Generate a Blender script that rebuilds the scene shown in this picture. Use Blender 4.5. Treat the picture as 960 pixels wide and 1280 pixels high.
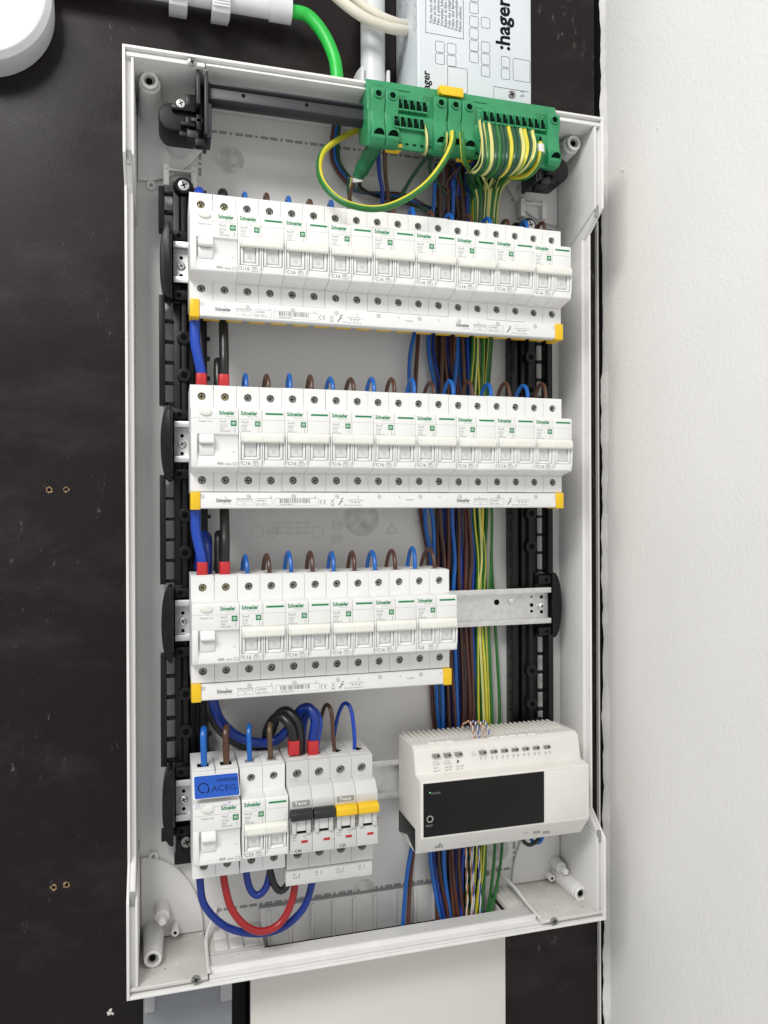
import bpy, bmesh, math, random
from math import sin, cos, pi, radians, atan2, sqrt
from mathutils import Vector, Matrix
random.seed(7)
S = 0.001                                   # everything below is written in millimetres
for o in list(bpy.data.objects): bpy.data.objects.remove(o)
scn = bpy.context.scene
COL = scn.collection

# ------------------------------------------------------------------ camera
FPX, YAW, PIT, ROL = 961.0, .2774, -.0018, -.0041
CAMP = Vector((-19.10, -621.18, -208.45))
def _axes():
    F = Vector((sin(YAW)*cos(PIT), cos(YAW)*cos(PIT), sin(PIT)))
    r = Vector((cos(YAW), -sin(YAW), 0)); u = r.cross(F)
    return r*cos(ROL)+u*sin(ROL), u*cos(ROL)-r*sin(ROL), F
CR, CU, CF = _axes()
cam = bpy.data.cameras.new('camera'); camo = bpy.data.objects.new('camera', cam); COL.objects.link(camo)
cam.sensor_fit = 'HORIZONTAL'; cam.sensor_width = 36; cam.lens = 36*FPX/960
cam.clip_start = .01; cam.clip_end = 50
M4 = Matrix((CR, CU, -CF)).transposed().to_4x4(); M4.translation = CAMP*S
camo.matrix_world = M4
scn.camera = camo
def at(px, py, Y):
    """photo pixel -> point on the plane Y (mm)"""
    d = CF+CR*((px-480)/FPX)-CU*((py-640)/FPX)
    return CAMP+d*((Y-CAMP.y)/d.y)

# ------------------------------------------------------------------ light
w = bpy.data.worlds.new('World'); scn.world = w; w.use_nodes = True
w.node_tree.nodes['Background'].inputs[0].default_value = (.97, .985, 1, 1)
w.node_tree.nodes['Background'].inputs[1].default_value = .60
def area(name, loc, target, size, power, col):
    l = bpy.data.lights.new(name, 'AREA'); l.shape = 'RECTANGLE'; l.size, l.size_y = size; l.energy = power; l.color = col
    o = bpy.data.objects.new(name, l); COL.objects.link(o); o.location = Vector(loc)
    o.rotation_euler = (Vector(target)-Vector(loc)).to_track_quat('-Z', 'Y').to_euler()
area('ceiling_lamp', (-.75, -1.20, 1.00), (.15, 0, -.08), (.8, .5), 25.5, (1, .985, .96))
scn.view_settings.view_transform = 'Standard'; scn.view_settings.look = 'None'
scn.view_settings.exposure = .07; scn.view_settings.gamma = 1

# ------------------------------------------------------------------ materials
def mat(name, rgb, rough=.45, metal=0., var=.06, vs=60, bump=.0, bs=600, spec=.5, coat=0, emit=0):
    m = bpy.data.materials.new(name); m.use_nodes = True
    nt = m.node_tree; N = nt.nodes; L = nt.links; b = N['Principled BSDF']
    b.inputs['Roughness'].default_value = rough; b.inputs['Metallic'].default_value = metal
    b.inputs['Specular IOR Level'].default_value = spec; b.inputs['Coat Weight'].default_value = coat
    g = N.new('ShaderNodeNewGeometry')
    n = N.new('ShaderNodeTexNoise'); n.inputs['Scale'].default_value = vs; n.inputs['Detail'].default_value = 5
    L.new(g.outputs['Position'], n.inputs['Vector'])
    r = N.new('ShaderNodeMapRange'); r.inputs['From Min'].default_value = .3; r.inputs['From Max'].default_value = .7
    r.inputs['To Min'].default_value = 1-var; r.inputs['To Max'].default_value = 1+var*.5
    L.new(n.outputs['Fac'], r.inputs['Value'])
    mx = N.new('ShaderNodeMix'); mx.data_type = 'RGBA'; mx.blend_type = 'MULTIPLY'; mx.inputs[0].default_value = 1
    mx.inputs[6].default_value = (*rgb, 1); L.new(r.outputs[0], mx.inputs[7])
    L.new(mx.outputs[2], b.inputs['Base Color'])
    if bump:
        n2 = N.new('ShaderNodeTexNoise'); n2.inputs['Scale'].default_value = bs; n2.inputs['Detail'].default_value = 3
        L.new(g.outputs['Position'], n2.inputs['Vector'])
        bp = N.new('ShaderNodeBump'); bp.inputs['Strength'].default_value = bump; bp.inputs['Distance'].default_value = .0006
        L.new(n2.outputs['Fac'], bp.inputs['Height']); L.new(bp.outputs[0], b.inputs['Normal'])
    if emit:
        b.inputs['Emission Color'].default_value = (*rgb, 1); b.inputs['Emission Strength'].default_value = emit
    return m
WH = mat('breaker_white_plastic', (.80, .80, .785), .38, var=.03, vs=30)
WH2 = mat('toggle_ivory_plastic', (.78, .775, .71), .35, var=.03)
WIN = mat('toggle_window_plastic', (.74, .74, .72), .3, var=.05)
TG = mat('pale_grey_plastic', (.62, .62, .60), .4, var=.04)
BOXM = mat('enclosure_grey_plastic', (.76, .75, .735), .42, var=.05, vs=14, bump=.10, bs=1500)
RIMM = mat('enclosure_rim_plastic', (.80, .79, .77), .35, var=.06, vs=40)
SLOT = mat('thin_knockout_plastic', (.30, .30, .30), .5)  # thin plastic, darkened to stand for the shade inside slots and pockets
EMB = mat('embossed_plastic', (.56, .55, .545), .4)
BLK = mat('black_plastic', (.006, .006, .007), .33, var=.5, vs=120, bump=.15, bs=900, spec=.3)
BLK2 = mat('charcoal_plastic', (.008, .008, .009), .42, var=.35, vs=150, bump=.25, bs=1200, spec=.28)
ANT = mat('anthracite_plastic', (.017, .018, .023), .45, var=.12, vs=90)
HOLE = mat('dark_opening', (.004, .004, .004), .9, spec=.1)
STEEL = mat('zinc_plated_steel', (.74, .74, .735), .42, .75, var=.12, vs=160, bump=.15, bs=400)
SCR = mat('screw_steel', (.34, .34, .32), .32, .9, var=.35, vs=700)
SCRY = mat('screw_yellow_zinc', (.42, .38, .24), .35, .9, var=.35, vs=700)
GRN = mat('logo_green', (.004, .22, .07), .5, var=0)
INK = mat('grey_ink', (.23, .23, .23), .6, var=0)
INKF = mat('faint_ink', (.50, .50, .49), .6, var=0)
INKD = mat('dark_ink', (.008, .008, .012), .7, var=0, spec=.1)
LINE = mat('print_line', (.52, .47, .44), .6, var=0)
YEL = mat('yellow_plastic', (.83, .52, .012), .4, var=.06)
GTB = mat('green_terminal_plastic', (.028, .265, .105), .38, var=.10, vs=80)
RED = mat('red_plastic', (.50, .022, .025), .4, var=.08)
WBLUE = mat('wire_light_blue', (.010, .125, .47), .33, var=.12, vs=150)
WDBLUE = mat('wire_dark_blue', (.004, .028, .23), .3, var=.1, vs=100)
WMBLUE = mat('wire_mid_blue', (.012, .06, .42), .3, var=.1, vs=100)
WBRN = mat('wire_brown', (.085, .036, .02), .35, var=.15, vs=150)
WBRR = mat('wire_red_brown', (.10, .03, .018), .35, var=.15, vs=150)
WBLK = mat('wire_black', (.010, .010, .010), .33, var=.2)
WRED = mat('wire_red', (.33, .012, .014), .3, var=.08)
WYEL = mat('wire_yellow', (.68, .60, .045), .35, var=.08)
WPYEL = mat('wire_pale_yellow', (.66, .64, .22), .35, var=.08)
WGRN = mat('wire_green', (.018, .16, .028), .35, var=.12)
WDGRN = mat('wire_dark_green', (.012, .075, .030), .35, var=.12)
WOR = mat('wire_orange', (.50, .17, .05), .4, var=.1)
WWHT = mat('wire_white', (.72, .70, .66), .4, var=.05)
CGRN = mat('cable_green_sheath', (.02, .50, .06), .38, var=.08)
CDGRN = mat('cable_dark_green_sheath', (.012, .14, .05), .38, var=.1)
CREAMC = mat('cable_cream_sheath', (.70, .66, .56), .45, var=.06)
CREAM = mat('module_cream_plastic', (.76, .74, .695), .42, var=.03)
PANEL = mat('module_black_panel', (.004, .004, .004), .30, var=.1, spec=.3, bump=.03, bs=60)
COND = mat('conduit_plastic', (.66, .67, .68), .4, var=.05)
TRK = mat('trunking_plastic', (.70, .67, .62), .45, var=.03, vs=10)
FILM = mat('trunking_film', (.66, .70, .73), .3, var=.04, vs=25)
GREYB = mat('blue_grey_plastic', (.22, .23, .25), .5, var=.06)
GREYL = mat('light_grey_tab', (.38, .38, .38), .5)
LAMPM = mat('lamp_diffuser', (.9, .9, .9), .3, var=0, emit=.55)
STK = mat('blue_sticker', (.010, .085, .46), .45, var=.05)
TINK = mat('teco_tag', (.30, .29, .27), .45)
GHOL = mat('green_hole', (.001, .010, .005), .9, spec=.1)
LED = mat('status_led', (.2, .8, .3), .3, emit=1.2)
CHIP = mat('chipped_plywood', (.42, .28, .15), .8, var=.4, vs=800)
SPACK = mat('filler_speck', (.75, .73, .68), .8)

DIRTY = mat('dusty_enclosure_plastic', (.62, .60, .565), .55, var=.10, vs=50, bump=.15, bs=900)
KNK = mat('thin_translucent_plastic', (.62, .61, .59), .3, var=.25, vs=120)
def board_mat():
    m = bpy.data.materials.new('film_faced_board'); m.use_nodes = True
    nt = m.node_tree; N = nt.nodes; L = nt.links; b = N['Principled BSDF']
    g = N.new('ShaderNodeNewGeometry')
    def noise(sc, det, stretch=None, rough=.6):
        n = N.new('ShaderNodeTexNoise'); n.inputs['Scale'].default_value = sc; n.inputs['Detail'].default_value = det
        n.inputs['Roughness'].default_value = rough
        mp = N.new('ShaderNodeMapping'); mp.inputs['Scale'].default_value = stretch or (1, 1, 1)
        L.new(g.outputs['Position'], mp.inputs[0]); L.new(mp.outputs[0], n.inputs['Vector']); return n.outputs['Fac']
    def ramp(src, stops):
        r = N.new('ShaderNodeValToRGB'); e = r.color_ramp.elements
        e[0].position, e[0].color = stops[0][0], (*stops[0][1], 1); e[1].position, e[1].color = stops[-1][0], (*stops[-1][1], 1)
        for p, c in stops[1:-1]:
            k = e.new(p); k.color = (*c, 1)
        L.new(src, r.inputs[0]); return r.outputs[0]
    base = ramp(noise(7, 6), [(.3, (.0072, .0042, .0045)), (.7, (.0118, .0072, .0076))])
    scuff = ramp(noise(8, 9, (1, 1, 1.9), .68), [(.50, (0,)*3), (.70, (.017, .0148, .014))])
    chalk = ramp(noise(140, 9, (1, 1, .35), .85), [(.60, (0,)*3), (.65, (.13, .125, .12))])
    mask = ramp(noise(9, 4), [(.50, (0,)*3), (.60, (1,)*3)])
    mm = N.new('ShaderNodeMix'); mm.data_type = 'RGBA'; mm.blend_type = 'MULTIPLY'; mm.inputs[0].default_value = 1
    L.new(chalk, mm.inputs[6]); L.new(mask, mm.inputs[7])
    a1 = N.new('ShaderNodeMix'); a1.data_type = 'RGBA'; a1.blend_type = 'ADD'; a1.inputs[0].default_value = 1
    L.new(base, a1.inputs[6]); L.new(scuff, a1.inputs[7])
    a2 = N.new('ShaderNodeMix'); a2.data_type = 'RGBA'; a2.blend_type = 'ADD'; a2.inputs[0].default_value = 1
    L.new(a1.outputs[2], a2.inputs[6]); L.new(mm.outputs[2], a2.inputs[7])
    # chalky rubbing on the strip of board nearest the plaster wall
    sp = N.new('ShaderNodeSeparateXYZ'); L.new(g.outputs['Position'], sp.inputs[0])
    mr = N.new('ShaderNodeMapRange'); mr.inputs['From Min'].default_value = .30; mr.inputs['From Max'].default_value = .36; L.new(sp.outputs['X'], mr.inputs['Value'])
    rub = ramp(noise(95, 10, (1, 1, .55), .85), [(.555, (0,)*3), (.63, (.24, .235, .23))]); rm = ramp(noise(16, 5), [(.50, (0,)*3), (.58, (1,)*3)])
    q1 = N.new('ShaderNodeMix'); q1.data_type = 'RGBA'; q1.blend_type = 'MULTIPLY'; q1.inputs[0].default_value = 1; L.new(rub, q1.inputs[6]); L.new(rm, q1.inputs[7])
    a3 = N.new('ShaderNodeMix'); a3.data_type = 'RGBA'; a3.blend_type = 'ADD'; L.new(mr.outputs[0], a3.inputs[0]); L.new(a2.outputs[2], a3.inputs[6]); L.new(q1.outputs[2], a3.inputs[7])
    L.new(a3.outputs[2], b.inputs['Base Color']); b.inputs['Specular IOR Level'].default_value = .24
    rr = ramp(noise(9, 6), [(.3, (.26,)*3), (.7, (.50,)*3)]); L.new(rr, b.inputs['Roughness'])
    bp = N.new('ShaderNodeBump'); bp.inputs['Strength'].default_value = .12; bp.inputs['Distance'].default_value = .0005
    L.new(noise(700, 3), bp.inputs['Height']); L.new(bp.outputs[0], b.inputs['Normal'])
    return m
def plaster_mat():
    m = bpy.data.materials.new('white_plaster'); m.use_nodes = True
    nt = m.node_tree; N = nt.nodes; L = nt.links; b = N['Principled BSDF']
    b.inputs['Roughness'].default_value = .75
    g = N.new('ShaderNodeNewGeometry')
    n1 = N.new('ShaderNodeTexNoise'); n1.inputs['Scale'].default_value = 300; n1.inputs['Detail'].default_value = 4
    n2 = N.new('ShaderNodeTexNoise'); n2.inputs['Scale'].default_value = 14; n2.inputs['Detail'].default_value = 6
    for n in (n1, n2): L.new(g.outputs['Position'], n.inputs['Vector'])
    r = N.new('ShaderNodeValToRGB'); r.color_ramp.elements[0].position = .3; r.color_ramp.elements[1].position = .7
    r.color_ramp.elements[0].color = (.885, .87, .84, 1); r.color_ramp.elements[1].color = (.905, .89, .862, 1)
    L.new(n2.outputs['Fac'], r.inputs[0]); L.new(r.outputs[0], b.inputs['Base Color'])
    b1 = N.new('ShaderNodeBump'); b1.inputs['Strength'].default_value = .4; b1.inputs['Distance'].default_value = .0011
    b2 = N.new('ShaderNodeBump'); b2.inputs['Strength'].default_value = .12; b2.inputs['Distance'].default_value = .006
    L.new(n2.outputs['Fac'], b2.inputs['Height']); L.new(n1.outputs['Fac'], b1.inputs['Height'])
    L.new(b2.outputs[0], b1.inputs['Normal']); L.new(b1.outputs[0], b.inputs['Normal'])
    return m
BOARD = board_mat(); PLAS = plaster_mat()

# ------------------------------------------------------------------ mesh helpers
_tc = {}
def text_geo(s, size, bold=0., align='LEFT', sx=1.):
    k = (s, size, bold, align, sx)
    if k in _tc: return _tc[k]
    c = bpy.data.curves.new('t', 'FONT'); c.body = s; c.size = size; c.offset = bold; c.align_x = align; c.resolution_u = 2
    c.fill_mode = 'FRONT'
    o = bpy.data.objects.new('t', c); COL.objects.link(o)
    me = bpy.data.meshes.new_from_object(o.evaluated_get(bpy.context.evaluated_depsgraph_get()))
    r = ([(v.co.x*sx, v.co.y) for v in me.vertices], [tuple(p.vertices) for p in me.polygons])
    bpy.data.objects.remove(o); bpy.data.curves.remove(c); bpy.data.meshes.remove(me)
    _tc[k] = r; return r
def cr(pts, n=6):
    P = [Vector(p) for p in pts]; P = [P[0]*2-P[1]]+P+[P[-1]*2-P[-2]]; out = []
    for i in range(1, len(P)-2):
        a, b, c, d = P[i-1:i+3]
        for k in range(n):
            t = k/n
            out.append(.5*((2*b)+(c-a)*t+(2*a-5*b+4*c-d)*t*t+(3*b-a-3*c+d)*t**3))
    out.append(P[-2]); return out
class G:
    def __init__(s): s.v = []; s.f = []; s.m = []; s.ms = []
    def mi(s, m):
        if m not in s.ms: s.ms.append(m)
        return s.ms.index(m)
    def add(s, V, F, m):
        b = len(s.v); s.v += [tuple(x) for x in V]; i = s.mi(m) if not isinstance(m, list) else None
        for k, f in enumerate(F):
            s.f.append([b+j for j in f]); s.m.append(i if i is not None else s.mi(m[k]))
        return s
    def box(s, x0, x1, y0, y1, z0, z1, m):
        V = [(x, y, z) for x in (x0, x1) for y in (y0, y1) for z in (z0, z1)]
        return s.add(V, [(0, 1, 3, 2), (4, 6, 7, 5), (0, 4, 5, 1), (2, 3, 7, 6), (0, 2, 6, 4), (1, 5, 7, 3)], m)
    def prx(s, poly, x0, x1, m):                       # poly (y,z) along X
        n = len(poly); V = [(x0, y, z) for y, z in poly]+[(x1, y, z) for y, z in poly]
        F = [tuple(range(n)), tuple(range(2*n-1, n-1, -1))]+[(i, i+n, (i+1) % n+n, (i+1) % n) for i in range(n)]
        return s.add(V, F, m)
    def pry(s, poly, y0, y1, m):                       # poly (x,z) along Y
        n = len(poly); V = [(x, y0, z) for x, z in poly]+[(x, y1, z) for x, z in poly]
        F = [tuple(range(n)), tuple(range(2*n-1, n-1, -1))]+[(i, i+n, (i+1) % n+n, (i+1) % n) for i in range(n)]
        return s.add(V, F, m)
    def prz(s, poly, z0, z1, m):                       # poly (x,y) along Z
        n = len(poly); V = [(x, y, z0) for x, y in poly]+[(x, y, z1) for x, y in poly]
        F = [tuple(range(n)), tuple(range(2*n-1, n-1, -1))]+[(i, i+n, (i+1) % n+n, (i+1) % n) for i in range(n)]
        return s.add(V, F, m)
    def lathe(s, c, ax, prof, m, seg=20):              # prof list of (radius, distance along ax)
        c = Vector(c); ax = Vector(ax).normalized(); u = ax.orthogonal().normalized(); w_ = ax.cross(u)
        V = []; F = []
        for r, d in prof:
            V += [c+ax*d+(u*cos(2*pi*k/seg)+w_*sin(2*pi*k/seg))*r for k in range(seg)]
        for i in range(len(prof)-1):
            F += [(i*seg+k, i*seg+(k+1) % seg, (i+1)*seg+(k+1) % seg, (i+1)*seg+k) for k in range(seg)]
        F += [tuple(range(seg))[::-1], tuple((len(prof)-1)*seg+k for k in range(seg))]
        return s.add(V, F, m)
    def tube(s, pts, r, m, seg=10, m2=None, frac=.5, twist=0., ph=0., rr=None):
        P = [Vector(p) for p in pts]; n = len(P); V = []; F = []; M = []
        t0 = (P[1]-P[0]).normalized(); u = t0.orthogonal().normalized()
        if abs(t0.y) < .9: u = (Vector((0, -1, 0))-t0*t0.dot(Vector((0, -1, 0)))).normalized()
        for i in range(n):
            t = (P[min(i+1, n-1)]-P[max(i-1, 0)]).normalized()
            u = (u-t*u.dot(t)).normalized(); q = t.cross(u)
            R = rr(i/(n-1)) if rr else r
            for k in range(seg):
                a = 2*pi*k/seg+ph+twist*i; V.append(P[i]+(u*cos(a)+q*sin(a))*R)
        for i in range(n-1):
            for k in range(seg):
                F.append((i*seg+k, i*seg+(k+1) % seg, (i+1)*seg+(k+1) % seg, (i+1)*seg+k))
                M.append(m2 if (m2 and k < frac*seg) else m)
        F += [tuple(range(seg))[::-1], tuple((n-1)*seg+k for k in range(seg))]; M += [m, m]
        return s.add(V, F, M)
    def ring(s, x, z, y, r0, r1, m, seg=20, a0=0, a1=2*pi):   # flat ring facing -Y
        V = []; F = []; cl = abs(a1-a0-2*pi) < 1e-6; n = seg if cl else seg+1
        for k in range(n):
            a = a0+(a1-a0)*k/seg; V += [(x+r0*cos(a), y, z+r0*sin(a)), (x+r1*cos(a), y, z+r1*sin(a))]
        for k in range(seg):
            j = (k+1) % n; F.append((2*k, 2*k+1, 2*j+1, 2*j))
        return s.add(V, F, m)
    def quad(s, x0, x1, z0, z1, y, m): return s.add([(x0, y, z0), (x1, y, z0), (x1, y, z1), (x0, y, z1)], [(0, 1, 2, 3)], m)
    def frame(s, x0, x1, z0, z1, y, t, m):
        s.quad(x0, x1, z1-t, z1, y, m); s.quad(x0, x1, z0, z0+t, y, m); s.quad(x0, x0+t, z0+t, z1-t, y, m); return s.quad(x1-t, x1, z0+t, z1-t, y, m)
    def rrect(s, x0, x1, z0, z1, r, n=4):
        P = []
        for cx, cz, a in ((x1-r, z1-r, 0), (x0+r, z1-r, pi/2), (x0+r, z0+r, pi), (x1-r, z0+r, 1.5*pi)):
            P += [(cx+r*cos(a+pi/2*k/n), cz+r*sin(a+pi/2*k/n)) for k in range(n+1)]
        return P
    def rframe(s, x0, x1, z0, z1, r, t, fn, m):
        A = s.rrect(x0, x1, z0, z1, r); B = s.rrect(x0+t, x1-t, z0+t, z1-t, max(r-t, .05)); n = len(A)
        return s.add([fn(*p) for p in A+B], [(i, (i+1) % n, (i+1) % n+n, i+n) for i in range(n)], m)
    def text(s, t, x, z, y, size, m, bold=0., align='LEFT', sx=1., fn=None):
        V, F = text_geo(t, size, bold, align, sx)
        fn = fn or (lambda a, b: (x+a, y, z+b))
        return s.add([fn(a, b) for a, b in V], F, m)
    def plate(s, x0, x1, z0, z1, y0, y1, cx, cz, r, m, seg=20):   # plate with a round hole
        A = []
        for k in range(seg):
            a = 2*pi*k/seg; dx, dz = cos(a), sin(a); t = 1e9
            if abs(dx) > 1e-9: t = min(t, ((x1 if dx > 0 else x0)-cx)/dx)
            if abs(dz) > 1e-9: t = min(t, ((z1 if dz > 0 else z0)-cz)/dz)
            A.append((cx+dx*t, cz+dz*t))
        C = [(cx+r*cos(2*pi*k/seg), cz+r*sin(2*pi*k/seg)) for k in range(seg)]
        V = [(a, y0, b) for a, b in A]+[(a, y0, b) for a, b in C]+[(a, y1, b) for a, b in C]+[(x0, y0, z0), (x1, y0, z0), (x1, y0, z1), (x0, y0, z1)]
        F = []; n = seg
        for k in range(n):
            j = (k+1) % n; F += [(k, j, n+j, n+k), (n+k, n+j, 2*n+j, 2*n+k)]
            qa, qb = A[k], A[j]
            if abs(qa[0]-qb[0]) > 1e-6 and abs(qa[1]-qb[1]) > 1e-6:
                cxr = 3*n+(1 if qa[0] > cx else 0) if qa[1]+qb[1] < 2*cz else 3*n+(2 if qa[0]+qb[0] > 2*cx else 3)
                xx = x1 if qa[0]+qb[0] > 2*cx else x0; zz = z1 if qa[1]+qb[1] > 2*cz else z0
                c = {(x0, z0): 0, (x1, z0): 1, (x1, z1): 2, (x0, z1): 3}[(xx, zz)]
                F.append((k, 3*n+c, j))
        return s.add(V, F, m)
    def mesh(s, name, bevel=0, org=(0, 0, 0), ang=.6, bseg=2, flat=False):
        me = bpy.data.meshes.new(name); o = Vector(org)
        me.from_pydata([((x-o.x)*S, (y-o.y)*S, (z-o.z)*S) for x, y, z in s.v], [], s.f)
        for m in s.ms: me.materials.append(m)
        me.polygons.foreach_set('material_index', s.m)
        bm = bmesh.new(); bm.from_mesh(me)
        if not flat: bmesh.ops.recalc_face_normals(bm, faces=bm.faces)
        if bevel:
            E_ = [e for e in bm.edges if len(e.link_faces) == 2 and e.calc_face_angle(0) > .5]
            bmesh.ops.bevel(bm, geom=E_, offset=bevel*S, segments=bseg, affect='EDGES', clamp_overlap=True, profile=.5)
        bm.to_mesh(me); bm.free()
        me.polygons.foreach_set('use_smooth', [not flat]*len(me.polygons))
        if not flat: me.set_sharp_from_angle(angle=ang)
        return me
def wpos(p):
    v = Vector(); 
    while p: v = v+p.location; p = p.parent
    return v/S
def link(name, me, parent=None, loc=None):
    o = bpy.data.objects.new(name, me); COL.objects.link(o)
    if parent: o.parent = parent
    if loc is not None: o.location = Vector(loc)*S
    return o
def tag(o, label, cat, group=None):
    o['label'] = label; o['category'] = cat
    if group: o['group'] = group
    return o
def struct(o): o['kind'] = 'structure'; return o
def thing(name, label, cat, loc, group=None):
    return tag(link(name, None, None, loc), label, cat, group)
def part(name, g, parent, bevel=0, world=False, **k):
    return link(name, g.mesh(name, bevel, org=wpos(parent) if world else (0, 0, 0), **k), parent)
def solo(name, g, label, cat, loc, group=None, bevel=0, **k):
    return tag(link(name, g.mesh(name, bevel, org=loc, **k), None, loc), label, cat, group)
def copy_tree(o, parent=None):
    c = o.copy(); COL.objects.link(c)
    if parent: c.parent = parent
    for ch in list(o.children): copy_tree(ch, c)
    return c
ORD = ['leftmost', 'second', 'third', 'fourth', 'fifth', 'sixth', 'seventh', 'eighth', 'ninth', 'tenth', 'eleventh', 'twelfth',
       'thirteenth', 'fourteenth', 'fifteenth', 'sixteenth', 'seventeenth', 'eighteenth', 'nineteenth', 'twentieth']
ROWZ = [0, -150.8, -301.6, -454.4]
ROWN = ['top row', 'second row', 'third row', 'bottom row']

# ------------------------------------------------------------------ setting: board and plaster wall
g = G().box(-900, 404, 75, 93, -1200, 900, BOARD)
board = struct(link('wall', g.mesh('wall'), None))
for n_, (px, py) in enumerate([(61.5, 612.5), (82.5, 612), (67, 1109), (83, 1106)]):
    p = at(px, py, 75); rnd = random.Random(n_); gg = G()
    gg.lathe((p.x, 75, p.z), (0, -1, 0), [(1.3, .02), (1.2, .5)], HOLE, 10)
    for k in range(9):
        a = k*2*pi/9+rnd.random()*.4; r = 1.75+rnd.random()*.55; q = .5+rnd.random()*.6
        gg.lathe((p.x+cos(a)*r, 75.1, p.z+sin(a)*r), (rnd.random()-.5, -1, rnd.random()-.5), [(q, 0), (q*.6, .6+rnd.random()*.5)], CHIP, 6)
    part('screw_hole', gg, board)
gg = G(); p = at(138, 1265, 75)
for k in range(7):
    gg.lathe((p.x+random.uniform(-2, 2), 75.1, p.z+random.uniform(-2, 2)), (random.uniform(-.4, .4), -1, random.uniform(-.4, .4)), [(1.3, 0), (.7, .9)], SPACK, 6)
part('filler_speck', gg, board)

# plaster wall on the right, gently uneven, with a ragged edge against the board
g = G(); ny, nz = 46, 120; Vv = []; Ff = []
rnd = random.Random(3)
def wob(z): return 1.6*sin(z*.021)+1.1*sin(z*.057+1)+.8*sin(z*.13+2)
for i in range(nz+1):
    z = -1200+2100*i/nz
    for j in range(ny+1):
        y = 74.6-(j/ny)**1.6*1400
        x = 413+.6*sin(y*.02+z*.011)+(wob(z)*.5 if j == 0 else 0)
        Vv.append((x, y, z))
for i in range(nz):
    for j in range(ny):
        a = i*(ny+1)+j; Ff.append((a, a+1, a+ny+2, a+ny+1))
g.add(Vv, Ff, PLAS)
wall2 = struct(link('wall.001', g.mesh('wall.001'), None)); wall2['label'] = 'white textured plaster side wall'
# edge bead of filler beside the board with gaps
g = G()
zs = [900-i*8 for i in range(260)]
for k in range(len(zs)-1):
    z0, z1 = zs[k], zs[k+1]
    def bw(z):
        op = max(min((82-z)/30, (z+75)/30, 1), min((-325-z)/18, (z+400)/18, 1), 0)
        return (1.0+.3*sin(z*.043)+.28*sin(z*.13)+.2*sin(z*.31))*(1-.8*op)
    wd, w2 = bw(z0), bw(z1)
    g.add([(413, 66-wd, z0), (413, 66-w2, z1), (413-w2*2.2, 74.5, z1), (413-wd*2.2, 74.5, z0)], [(0, 1, 2, 3)], PLAS)
bm_ = g.mesh('edge_filler'); o = link('edge_filler', bm_, wall2)
g = G().box(404.3, 405.8, 71, 76, -1200, 85, RIMM)
part('edge_strip', g, wall2)
part('crevice_dark_backing', G().box(404.2, 425, 82, 93, -1200, 900, HOLE), wall2)  # dark backing added so the gap looks shaded, not lit by the background
for n_, (px, py, r) in enumerate([(778, 212, 1.1), (634, 159, 0), (822, 160, .8)]):
    if r:
        # small dents in the plaster on the side wall
        d = CF+CR*((px-480)/FPX)-CU*((py-640)/FPX); q = CAMP+d*((412.6-CAMP.x)/d.x)
        part('plaster_dent', G().lathe(q, (-1, 0, 0), [(r*1.3, .2), (r*.7, .7)], PLAS, 9), wall2)

# ------------------------------------------------------------------ enclosure
XL, XR, ZT, ZB, YB, YF = -49, 366.2, 148.5, -582.5, 70, -3
enc = thing('enclosure', 'open white plastic distribution enclosure fixed to the black board, holding all the breakers', 'enclosure', (XL, 75, ZB))
def ep(name, g, bevel=0, **k): return part(name, g, enc, bevel, True, **k)
back_panel = ep('back_panel', G().box(XL+1, XR-1, 70, 75, ZB+1, ZT-1, BOXM), .5)
def side(x0, x1, d, top=True):
    P = [(75, ZT), (YF+d, ZT), (YF+d, 66), (20+d, 50), (20+d, -488), (YF+d, -508), (YF+d, ZB), (75, ZB)]
    return [(y, z) for y, z in P]
for sgn, xo in ((1, XL), (-1, XR)):
    g = G(); x0, x1 = sorted((xo, xo+sgn*2.2)); g.prx(side(0, 0, 0), x0, x1, RIMM); ep('side_wall', g, .5)
    g = G()
    x0, x1 = sorted((xo+sgn*2.3, xo+sgn*6.4)); g.prx([(69.9, ZT-2.5), (3, ZT-2.5), (3, 62), (25.5, 46), (25.5, -484), (3, -504), (3, ZB+2.5), (69.9, ZB+2.5)], x0, x1, BOXM)
    x0, x1 = sorted((xo+sgn*6.4, xo+sgn*8.2))
    g.prx([(69.9, ZT-2.5), (-.5, ZT-8), (-.5, 66), (69.9, 36)], x0, x1, BOXM)
    g.prx([(69.9, ZB+2.5), (-.5, ZB+8), (-.5, -508), (69.9, -490)], x0, x1, BOXM)
    ep('inner_side_wall', g, .35)
    for z0, z1 in ((62, 68), (-510, -504)):             # little catch pocket in the rim
        x0, x1 = sorted((xo+sgn*2.6, xo+sgn*6.0)); ep('rim_catch', G().box(x0, x1, 1.6, 3.2, z0-3, z1+2, SLOT), .3)
# top and bottom outer rims
def hrim(zo, s_):
    g = G()
    def zz(a, b): return tuple(sorted((zo+s_*a, zo+s_*b)))
    z0, z1 = zz(0, 2.2); g.box(XL+2.2, XR-2.2, YF, 75, z0, z1, RIMM)
    return g, zz
g, zz = hrim(ZT, -1); ep('top_wall', g, .5)
for x0, x1, dn in ((XL+2.5, 12.6, 7.6), (13.4, 303, 6.2), (303.8, XR-2.5, 7.6)):
    g = G(); z0, z1 = zz(2.3, 4.6); g.box(x0, x1, 1.5, 69.8, z0, z1, RIMM)
    z0, z1 = zz(4.6, dn); g.box(x0, x1, -1.0, 69.8, z0, z1, RIMM)
    ep('top_flange', g, .4)
ep('flange_seam', G().box(11.6, 14.6, 4, 69, ZT-10.5, ZT-6, RIMM), .4)
ep('flange_seam', G().box(300.6, 303.2, 4, 69, ZT-10.5, ZT-6, RIMM), .4)
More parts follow.
